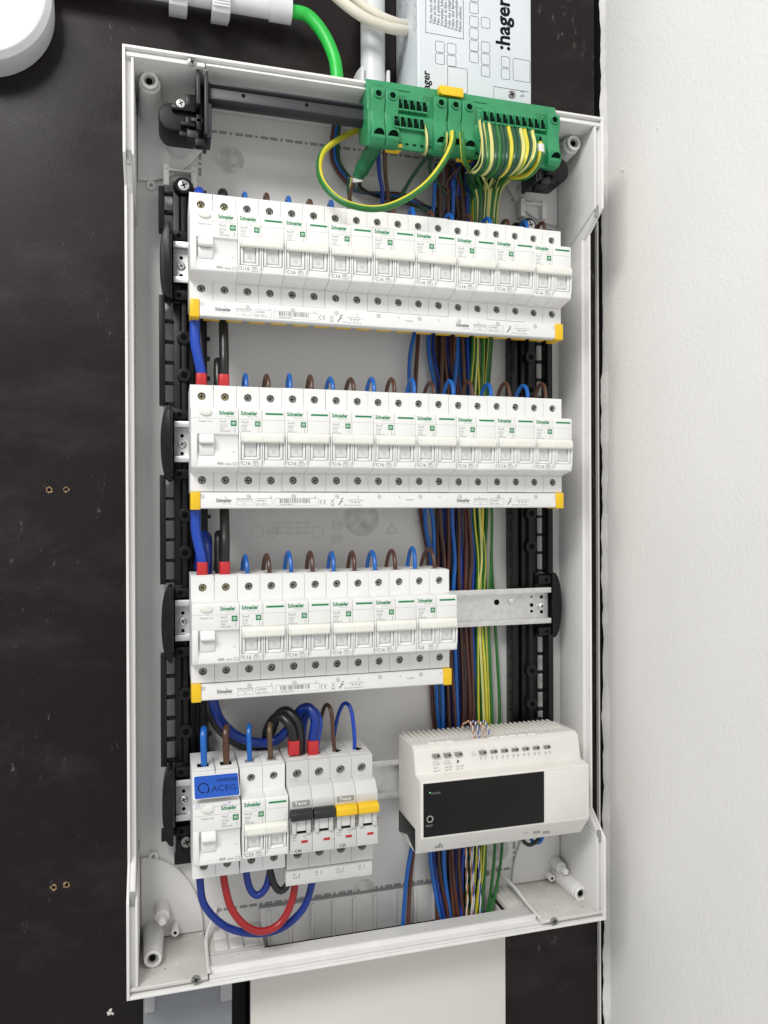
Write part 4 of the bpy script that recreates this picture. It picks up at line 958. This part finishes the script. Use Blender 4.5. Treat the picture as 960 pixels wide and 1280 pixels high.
# the vertical bundle behind the rows: x at photo heights 200,285,430,490,640,700,880,1062,1165
ST = [205, 285, 430, 490, 640, 700, 880, 1062, 1165]
GY = 'gy'; B_ = [
 ('light blue', WBLUE, [None, 545, 536, 543, 533, 540, 548, 512, 502], 62),
 ('brown', WBRR, [None, 528, 522, 517, 526, 536, 543, 518, 510], 66),
 ('light blue', WBLUE, [545, 541, 517, 513, 541, 545, 551, 538, 552], 60),
 ('brown', WBRN, [549, 551, 546, 549, 547, 550, 556, 543, 547], 65),
 ('brown', WBRN, [551, 553, 553, 553, 552, 553, 560, 550, 560], 60),
 ('dark blue', WDBLUE, [566, 556, 543, 549, 556, 556, 565, 545, 556], 63),
 ('brown', WBRR, [557, 559, 556, 559, 560, 559, 568, 555, 562], 60),
 ('black', WBLK, [562, 564, 549, 560, 562, 563, 566, 553, 562], 67),
 ('light blue', WBLUE, [568, 567, 571, 567, 566, 567, 572, 553, 566], 57.8),
 ('dark blue', WDBLUE, [574, 569, 560, 570, 570, 571, 574, 560, 568], 66),
 ('brown', WBRN, [566, 572, 563, 566, 574, 575, 577, 560, 570], 61),
 ('mid blue', WMBLUE, [572, 573, 565, 577, 576, 578, 580, 569, 571], 64),
 ('brown', WBRR, [577, 579, 568, 574, 580, 583, 585, 567, 574], 60),
 ('light blue', WBLUE, [580, 580, 575, 583, 583, 584, 588, 574, 574], 67),
 ('brown', WBRN, [575, 577, 578, 582, 585, 587, 591, 574, 579], 58),
 ('mid blue', WMBLUE, [585, 584, 583, 588, 589, 590, 595, 579, 578], 61),
 ('green', WDGRN, [588, 586, 587, 590, 592, 594, 597, 586, 583], 65),
 (GY, None, [592, 589, 589, 589, 594, 596, 599, 594, 589], 60),
 (GY, None, [598, 595, 594, 594, 597, 599, 604, 590, 590], 59),
 (GY, None, [602, 600, 598, 598, 601, 602, 607, 600, 593], 62),
 (GY, None, [606, 603, 601, 601, 603, 604, 610, 603, 598], 61),
 ('green', WGRN, [612, 608, 606, 606, 606, 607, 601, 606, 600], 64),
 ('dark green', WDGRN, [616, 611, 609, 607, 600, 600, 596, 598, 600], 66),
 ('striped', None, [622, 616, 613, 608, 613, 612, 617, 620, 607], 60),
 ('striped', None, [624, 620, 617, 611, 615, 617, 622, 628, 610], 64)]
rb = random.Random(4); cnt = {}
for j, (cn, m, xs, Y) in enumerate(B_):
    P = []
    for s_, x in zip(ST, xs):
        if x is None: continue
        yy = Y
        if s_ <= 205: yy = 45
        if s_ == 285: yy = Y-4
        if s_ >= 1165: yy = min(Y, 58)+rb.uniform(-6, 0)-6
        P.append(at(x+rb.uniform(-2.6, 2.6), s_, yy+rb.uniform(-1.8, 1.2)))
        if s_ in (285, 490, 700, 880) and s_ < 1165: P.append(at(x+rb.uniform(-1.5, 1.5)+(ST[0]*0), s_+rb.uniform(45, 75), yy+rb.uniform(-1.5, 1)))
    e = P[-1]; P.append(Vector((e.x-1, e.y, e.z-30)))
    cnt[cn] = cnt.get(cn, 0)+1; k = ORD[cnt[cn]-1] if cnt[cn] > 1 else 'first'
    rr_ = 1.9 if m else 1.7
    if cn == GY: wire(P, 1.95, WYEL if cnt[cn] != 2 else WPYEL, f'yellow and green wire in the vertical bundle, {k} of its kind from the left', 'wire', 'wires in the vertical bundle', n=7, m2=WGRN, frac=.42, ph=rb.uniform(-.6, .9), twist=.01)
    elif cn == 'striped': wire(P, 1.5, WGRN, f'slender green and yellow striped wire at the right of the bundle, {k} of the two', 'wire', 'wires in the vertical bundle', n=7, m2=WPYEL, frac=.3, ph=.2, twist=.02)
    else: wire(P, rr_, m, f'{k} {cn} wire from the left in the vertical bundle behind the rows', 'wire', 'wires in the vertical bundle', n=7)
# filler wires behind the front layer
for j in range(9):
    x0 = 548+j*6.5; m = (WBRN, WDBLUE, WBLK, WBRR, WBLUE, WBRN, WDGRN, WGRN, WDGRN)[j]; cn = ('brown', 'dark blue', 'black', 'red brown', 'light blue', 'dull brown', 'dark green', 'green', 'very dark green')[j]
    P = [at(x0+rb.uniform(-2, 2)+({430: -2, 490: -1, 640: 1, 880: 4, 1062: -3, 1165: -3}.get(s_, 0)), s_, 67.5 if 205 < s_ < 1100 else 52) for s_ in ST]
    if j < 3: P = P[1:]
    P.append(Vector((P[-1].x, P[-1].y, P[-1].z-25)))
    wire(P, 1.7, m, f'{cn} wire lying deepest in the vertical bundle, against the back panel', 'wire', 'wires in the vertical bundle', n=6)
# twisted data pairs at the module and below it
def pair(pts, m, label, r=.5, R=.52, pitch=.8, n=14):
    C_ = cr(pts, n); t = thing('twisted_pair', label, 'data wire', tuple(C_[0]), 'twisted data pairs'); u0 = Vector((1, 0, 0))
    for s_, mm in ((0, m), (pi, WWHT)):
        Q = []
        for i in range(len(C_)):
            tn = (C_[min(i+1, len(C_)-1)]-C_[max(0, i-1)]).normalized(); u = (u0-tn*u0.dot(tn)).normalized(); v = tn.cross(u)
            a = i*pitch+s_; Q.append(C_[i]+(u*cos(a)+v*sin(a))*R)
        part('strand', G().tube(Q, r, mm, 6), t, 0, True)
for k, (x, m, c) in enumerate(((592.5, WOR, 'orange'), (598.5, WMBLUE, 'blue'), (605, WOR, 'orange'), (611.5, WMBLUE, 'blue'))):
    xs = x-(12 if k == 0 else 8 if k == 1 else 9)
    pair(px3([(x+.5, 926, 14), (x, 918, 10), (x-3, 906, 12), (x-7, 901.5, 22), (xs-3, 908, 34), (xs-5, 930, 46)]), m, f'twisted {c} and white pair curling into the top of the cream module, {("leftmost", "second", "third", "rightmost")[k]} of four', pitch=.62)
    xb_ = (582, 590, 588, 598)[k]; pair(px3([(xb_, 1050, 50), (xb_+1, 1085, 50), (xb_+2, 1120, 48), (xb_+1+(2 if k == 3 else 0), 1160, 44), (xb_, 1180, 42)]), m, f'twisted {c} and white pair hanging below the cream module, {("leftmost orange", "left blue", "right orange", "right blue")[k]} one', pitch=.55, r=.62, R=.65)
wire(px3([(652, 1040, 30), (655, 1052, 28), (663, 1056, 28), (672, 1050, 30), (676, 1040, 34)]), 1.8, WBLK, 'short black wire under the right end of the cream module', 'wire')
wire(px3([(662, 1040, 34), (666, 1052, 32), (675, 1052, 30), (680, 1040, 32)]), 1.8, WBLUE, 'short blue wire under the right end of the cream module', 'wire')

# ---- wires at the green terminals
for k in range(14):
    x = 601+k*5.0; col = [WDGRN, WGRN, WPYEL, WDGRN, WGRN, WDGRN, WPYEL, WYEL, WDGRN, WGRN, WPYEL, WYEL, WGRN, WPYEL][k % 14]
    c2_ = [WPYEL, WPYEL, WDGRN, WPYEL, WPYEL, WDGRN, WDGRN, WGRN, WPYEL, WPYEL, WGRN, WGRN, WPYEL, WGRN][k]
    yb = 224-abs(k-4)*1.3+(k-5)*.2; xb2 = 596+k*3.6
    P = px3([(x-1, 150+k*.8, -3), (x, 158+k*.8, -12), (x+3, 176+k*.5, -20), (x+4-k*.2, 196, -24), (x+2-k*.5, 210-abs(k-6)*.5, -20), (x-5-k*.8, 220-abs(k-6)*.7, -8), (x-13-k*.9, 219-abs(k-6)*.6, 8), (x-17-k*1.5, 222, 28), (592+k*2.2, 250, 48), (590+k*2.1, 290, 58)])
    wire(P, 2.0, col if k % 3 else WDGRN, f'green and yellow wire dropping from the right terminal block, {"leftmost" if k == 0 else ORD[k]} of the fan', 'wire', 'fan of earth wires', n=7, m2=c2_ if k % 3 else WPYEL, frac=.34, ph=.2+.25*k, twist=.03)
for k in range(9):
    x = 602+k*7.3; P = px3([(x, 160+k, -6), (x+1, 184, -13), (x-3, 204, -10), (x-13, 219-k*.5, 6), (594+k*2.6+(k%3)*5, 240, 44), (588+k*4, 285, 60)])
    wire(P, 1.6, (WDGRN, WGRN, WPYEL)[k % 3], f'yellow and green wire behind the fan of earth wires, {"first" if not k else ORD[k]} from the left', 'wire', 'fan of earth wires', n=6, m2=(WPYEL, WPYEL, WDGRN)[k % 3], frac=.3, ph=.9+k)
wire(px3([(577, 166, -15), (578, 180, -20), (580, 200, -14), (587, 212, 4), (592, 232, 40), (594, 290, 56)]), 2.1, WYEL, 'bright yellow and green wire from the middle clamp, just left of the fan', 'wire', m2=WGRN, frac=.35, ph=-1.4, n=8)
wire(px3([(566, 166, -14), (565, 180, -20), (556, 200, -22), (535, 228, -26), (505, 250, -28), (470, 261, -28), (432, 254, -24), (408, 235, -16), (399, 213, -4), (404, 190, 14), (425, 173, 30), (452, 160, 40), (466, 152, 44)]), 2.7, WYEL, 'thick yellow and green wire making the wide loop left of the green terminals', 'wire', m2=WGRN, frac=.34, ph=-2.0, n=10, seg=14, twist=.0)
wire(px3([(557, 166, -14), (556, 183, -14), (548, 191, 2), (535, 190, 20), (526, 182, 38)]), 1.9, WPYEL, 'pale yellow and green wire curling under the middle clamps', 'wire', m2=WGRN, frac=.4, n=7)
wire(px3([(531, 158, -8), (534, 170, -14), (534, 185, -12), (531, 192, 0), (526, 188, 14), (524, 178, 24)]), 1.5, WDGRN, 'grey green wire hooked out of the lower slots of the left block', 'wire', m2=WPYEL, frac=.3, n=7)
wire(px3([(540, 190, 20), (527, 205, 34), (515, 222, 42), (503, 242, 46), (490, 262, 50), (486, 275, 56)]), 1.7, WDGRN, 'dark green wire slanting down behind the wide yellow loop', 'wire')
wire(px3([(475, 172, 8), (473, 190, 20), (474, 215, 34), (478, 240, 44), (477, 262, 52), (470, 275, 58)]), 1.9, WDBLUE, 'dark blue wire hanging beside the brown one below the left terminal block', 'wire')
wire(px3([(482, 174, 10), (481, 192, 22), (482, 220, 36), (485, 245, 46), (484, 262, 52), (480, 278, 58)]), 1.9, WBRN, 'brown wire hanging beside the dark blue one below the left terminal block', 'wire')
g_pts = px3([(473, 162, -6), (468, 182, 8), (459, 200, 26), (447, 222, 38)])
gc = thing('green_cable', 'thick dark green sheathed cable ending cut open below the left terminal block', 'cable', tuple(g_pts[0]))
part('sheath', G().tube(cr(g_pts, 8), 6.2, CDGRN, 18, rr=lambda t: 6.4 if t < .9 else 5.2), gc, 0, True)
e = g_pts[-1]
part('torn_sheath', G().lathe(e, (.2, .4, -1), [(5.2, 0), (5.0, 3.5), (3.6, 4.0)], WWHT, 12), gc, 0, True)
for nm, m, P in (('brown wire', WBRN, [(443, 222, 40), (437, 245, 46), (440, 262, 52), (452, 268, 56)]), ('black wire', WBLK, [(449, 226, 40), (452, 236, 48), (475, 246, 54), (545, 262, 60)]),
                 ('green and yellow wire', WPYEL, [(438, 222, 40), (436, 240, 46), (440, 258, 52), (446, 272, 56)])):
    wire(px3(P), 1.8, m, f'{nm} coming out of the cut green cable', 'wire', m2=WDGRN if m is WPYEL else None, frac=.4)
for k, (m, nm) in enumerate(((WBRR, 'brown'), (WBLUE, 'light blue'), (WDGRN, 'dark green'))):
    d_ = k*4
    wire(px3([(418+d_*.8, 150, 55), (414+d_, 185, 62), (417+d_, 205, 64), (430+d_, 224, 64), (450, 240-k, 64-k*2), (500, 247+d_*.9-4, 60), (530, 257+k*2, 60-k), (556, 276, 60)]), 1.8, m, f'{nm} wire looping left behind the wide yellow loop to join the bundle', 'wire')
wire(px3([(676, 180, -12), (675, 192, -16), (671, 207, -16), (660, 219, -8), (645, 222, 6), (630, 216, 26)]), 3.0, WYEL, 'thick yellow and green wire at the far right clamp, with a white sleeve', 'wire', m2=WGRN, frac=.42, ph=-2.6, seg=14, n=8)
p = at(675, 187, -15); solo('cable_sleeve', G().lathe(p, (-.05, .05, 1), [(3.6, -3.6), (3.8, -3.4), (3.8, 3.6), (3.4, 3.8)], WWHT, 18), 'short white sleeve on the thick yellow and green wire', 'sleeve', tuple(p))

# ------------------------------------------------------------------ things outside the enclosure
zTop = 520
t = thing('cable_trunking', 'white cable trunking with printed protective film rising above the enclosure', 'trunking', (192, 75, 150))
fx0, fx1, fy = 192.5, 301, 10
part('trunk_body', G().box(fx0, fx1, fy+.4, 74.9, 151, zTop, FILM), t, 1.8, True, bseg=3)
g = G(); y = fy+.3
T = lambda px, py: at(px, py, y)
def rot_text(s, px, py, size, bold=0, sx=1, m=INKD, yy=y):
    o = at(px, py, yy); g.text(s, 0, 0, 0, size, m, bold=bold, sx=sx, fn=lambda a, b: (o.x-b, yy, o.z+a))
rot_text(':hager', 637, 64, 19, .55, 1.0)
rot_text(':hager', 537, 122, 9.5, .25, .98)
for k, s in enumerate(('Folie nach der Montage entfernen', 'Film to be removed after mounting', 'Film à enlever après montage', 'Verwijder folie na montage', 'Retirar el film después', 'Folie ska avlägsnas', 'Folien skal fjernes', 'Poista muovikalvo', 'Plenvi uddarsi')):
    rot_text(s, 540.5+k*4.55, 29+k*1.4, 4.0)
a = T(532, 41); b = T(579, 48); g.quad(a.x, b.x, (a.z+b.z)/2-.2, (a.z+b.z)/2+.2, y, INKD); g.quad(a.x, a.x+.4, a.z, a.z+120, y, INKD); g.quad(b.x, b.x+.4, a.z, a.z+120, y, INKD)
def rr(px, py, w_, h_):
    p = T(px, py); g.rframe(p.x-w_/2, p.x+w_/2, p.z-h_/2, p.z+h_/2, 1.6, .35, lambda a_, b_: (a_, y, b_), INKD)
for px, py in ((550, 58.5), (550, 73.5), (564.5, 61), (564.5, 76), (592.5, 10), (592.5, -5), (592.5, 27), (592.5, 42), (592.5, 57), (592.5, 71.5), (607, 28.5), (607, 59), (607, 74), (607, 89), (632, 77.5), (632, 92.5)): rr(px, py, 8.6, 9.8)
rr(572, 100, 19, 22); rr(652, 88, 17, 20)
a = T(617, 108); g.quad(a.x, fx1-3, a.z-.2, a.z+.2, y, INKD); g.quad(a.x, a.x+.3, a.z-20, a.z, y, INKD)
rot_text('5.', 640, 120, 5); rot_text('5.1', 655, 122, 5)
part('film_print', g, t, 0, True, flat=True)
g = G(); xs = fx0-.1                        # print on the left side of the trunking
def sq(yc, zc_, w_, h_):
    g.rframe(yc-w_/2, yc+w_/2, zc_-h_/2, zc_+h_/2, 1.6, .35, lambda a_, b_: (xs, a_, b_), INKD)
for k in range(11): sq(16, 215+k*11, 6, 9); 
for k in range(9): sq(60, 205+k*12, 9, 9.6)
for k in range(5): sq(44, 215+k*15, 9, 9.6)
part('side_print', g, t, 0, True, flat=True)
t = thing('cable_trunking', 'wide plain cream cable trunking leaving the bottom of the enclosure', 'trunking', (160, 75, -900))
xl_, xr_ = at(313, 1240, 36).x, at(632, 1240, 36).x
g = G().box(xl_, xr_, 36, 38.5, -1000, ZB-2.2, TRK).box(xl_, xl_+2, 38.5, 74.9, -1000, ZB-2.2, BLK2).box(xr_-2, xr_, 38.5, 74.9, -1000, ZB-2.2, TRK)  # left side charcoal instead of cream, its shadow put into the colour
part('trunk_body', g, t, .6, True)
t = thing('grey_box', 'blue grey plastic box below the left corner of the enclosure', 'box', (-40, 75, -900))
xl_, xr_ = at(179, 1260, 32).x, at(290, 1260, 32).x
part('box_front', G().box(xl_, xr_, 32, 74.9, -1000, ZB-1.5, GREYB), t, 1, True)
for a, b, yb_ in ((180, 193.5, 1265), (275, 290, 1250)):
    p0, p1 = at(a, 1240, 31), at(b, yb_, 31); part('corner_tab', G().pry(G().rrect(p0.x+.3, p1.x, p1.z, ZB-1.6, 1.5), 31, 32.2, GREYL), t, .3, True)

# conduits, clips and cables above
vc = thing('conduit', 'white vertical conduit pipe behind the green terminals', 'conduit', tuple(at(466, 95, 60)))
p0, p1 = at(466, 105, 60), at(466, 0, 60); cx_ = (p0.x+p1.x)/2
part('pipe', G().tube([Vector((cx_, 60, 152)), Vector((cx_, 60, zTop))], 11.2, COND, 28), vc, 0, True)
part('pipe_nut', G().lathe((cx_, 60, 149.5), (0, 0, 1), [(13.5, 0), (13.5, 4), (12, 6)], RIMM, 10), vc, 0, True)
cl = thing('pipe_clip', 'grey clip gripping the vertical white conduit above the enclosure', 'clip', (cx_, 75, 165))
for s_ in (-1, 1):
    P = [(cx_+s_*11.6, 74.9), (cx_+s_*16, 74.9), (cx_+s_*15.5, 60), (cx_+s_*13.5, 50), (cx_+s_*10.5, 50), (cx_+s_*11.8, 60)]
    part('clip_jaw', G().prz(P, 163, 192, COND), cl, .6, True)
hp = [at(150, -18, 55), at(262, -2, 55), at(335, 6.5, 55), at(338, 7, 55)]
zl = at(300, 2, 55).z
hc = thing('conduit', 'horizontal grey conduit pipe at the top with the green cable coming out', 'conduit', (at(200, 0, 55).x, 55, zl))
xe = at(337, 5, 55).x; xe2 = at(364, 8, 55).x
part('pipe', G().tube([Vector((-260, 56, zl)), Vector((xe, 56, zl))], 9.2, COND, 24), hc, 0, True)
part('sleeve', G().tube([Vector((xe, 56, zl)), Vector((xe2, 56, zl))], 10.8, COND, 24), hc, 0, True)
part('sleeve_mouth', G().lathe((xe2, 56, zl), (1, 0, 0), [(9.4, .02), (9.4, .1)], SLOT, 20), hc, 0, True)
for n_, px in enumerate((223, 277)):
    p = at(px, 14, 44); c = thing('pipe_clip', ['grey ribbed clip on the horizontal conduit, the left one of two', 'grey ribbed clip on the horizontal conduit, the right one of two'][n_], 'clip', (p.x, 75, zl), 'ribbed conduit clips')
    P = [(74.9, zl-14), (60, zl-15), (44, zl-15), (42.5, zl-10), (42.5, zl+6), (46, zl+8), (60, zl-9.6), (74.9, zl-9.6)]
    part('clip_jaw', G().prx([(74.9, zl-11), (56, zl-18.5), (45, zl-18.5), (42, zl-14), (42, zl+3), (44.5, zl+4), (46.4, zl-4), (50, zl-9), (56, zl-10.5), (74.9, zl-9.4)], p.x-7.5, p.x+7.5, COND), c, .7, True)
    for k in range(4): part('clip_ridge', G().box(p.x-6.5, p.x+6.5, 41.2, 43, zl-15.4+k*2.5, zl-14.2+k*2.5, COND), c, .2, True)
wire([Vector((xe2-20, 56, zl)), Vector((xe2, 56, zl)), *px3([(385, 20, 56), (404, 42, 54), (417, 70, 52), (421, 92, 50)]), at(421, 110, 50)], 5.6, CGRN, 'bright green cable curving from the conduit down into the enclosure', 'cable', name='green_cable', seg=18)
p = at(425, 98, 50); gro = solo('cable_grommet', G().lathe((p.x, 52, 148.4), (0, 0, 1), [(12, 0), (11.5, 2.5), (8, 5), (5.8, 5.4)], RIMM, 24), 'white grommet where the bright green cable enters the enclosure', 'grommet', (p.x, 52, 149))
wire(px3([(395, -30, 30), (425, 0, 30), (455, 22, 28), (480, 33, 30), (502, 38, 36), (520, 40, 50)]), 4.6, CREAMC, 'lower cream cable sagging from the top into the trunking', 'cable', 'cream cables at the top', name='cream_cable', seg=16)
wire(px3([(425, -30, 34), (445, 0, 34), (470, 18, 32), (490, 27, 34), (505, 31, 40), (522, 33, 52)]), 4.4, CREAMC, 'upper cream cable sagging from the top into the trunking', 'cable', 'cream cables at the top', name='cream_cable', seg=16)
p = at(-40, -28, 40)
lt = thing('wall_lamp', 'round white lamp cut off by the top left corner of the photo', 'lamp', (p.x, 75, p.z))
part('lamp_base', G().lathe((p.x, 75, p.z), (0, -1, 0), [(58, .1), (60, 20), (59, 26), (55, 30)], COND, 64), lt, 0, True)
part('diffuser', G().lathe((p.x, 50, p.z), (0, -1, 0), [(54.5, 0), (54, 6), (50, 12), (38, 17), (20, 19.5), (4, 20)], LAMPM, 64), lt, 0, True)

# building dust and crumbs lying on the enclosure floor
g = G(); rc = random.Random(9)
for k in range(150):
    if k < 70: x, y, z = rc.uniform(304, 352), rc.uniform(5, 66), ZB+7.5
    elif k < 110: x, y, z = rc.uniform(-36, 10), rc.uniform(5, 66), ZB+7.5
    else: x, y, z = rc.uniform(15, 300), rc.uniform(13, 28), ZB+6.3
    r = rc.choice((.18, .25, .3, .55)) if rc.random() < .93 else .9
    g.lathe((x, y, z), (0, 0, 1), [(r, 0), (r*.8, r*.6), (r*.3, r)], rc.choice((CHIP, WH, INKF, SPACK, SLOT)), 5)
cr_ = tag(link('dust', g.mesh('dust'), None), 'crumbs of dust and plaster on the enclosure floor', 'dust'); cr_['kind'] = 'stuff'

rs_ = random.Random(21)
for o in bpy.data.objects:
    if o.name.startswith('terminal_screw'): o.rotation_euler[1] = rs_.uniform(0, pi)
    elif o.name.startswith('miniature_circuit_breaker'): o.location += Vector((rs_.uniform(-.08, .08), rs_.uniform(-.35, .25), rs_.uniform(-.2, .2)))*S; o.rotation_euler[1] = radians(rs_.uniform(-.12, .12))
    elif o.name.startswith('rail_screw') or o.name.startswith('rim_screw'): pass

# short tangled wires behind the green blocks
rt = random.Random(31)
for k in range(8):
    m, nm = ((WDGRN, 'dark green'), (WBLK, 'black'), (WBRN, 'brown'), (WDBLUE, 'dark blue'), (WDGRN, 'olive green'), (WBRR, 'red brown'), (WMBLUE, 'blue'), (WDGRN, 'deep green'))[k]
    x = 548+k*7; wire(px3([(x, 178, 20), (x+rt.uniform(-8, 8), 196, 30), (x+rt.uniform(-14, 14), 212, 40), (x+rt.uniform(-8, 16), 232, 48), (566+k*5, 256, 54), (562+k*5, 290, 60)]), 1.6, m, f'{nm} wire crossing the tangle just under the join of the green terminal blocks', 'wire', 'tangle under the green terminals', n=7)
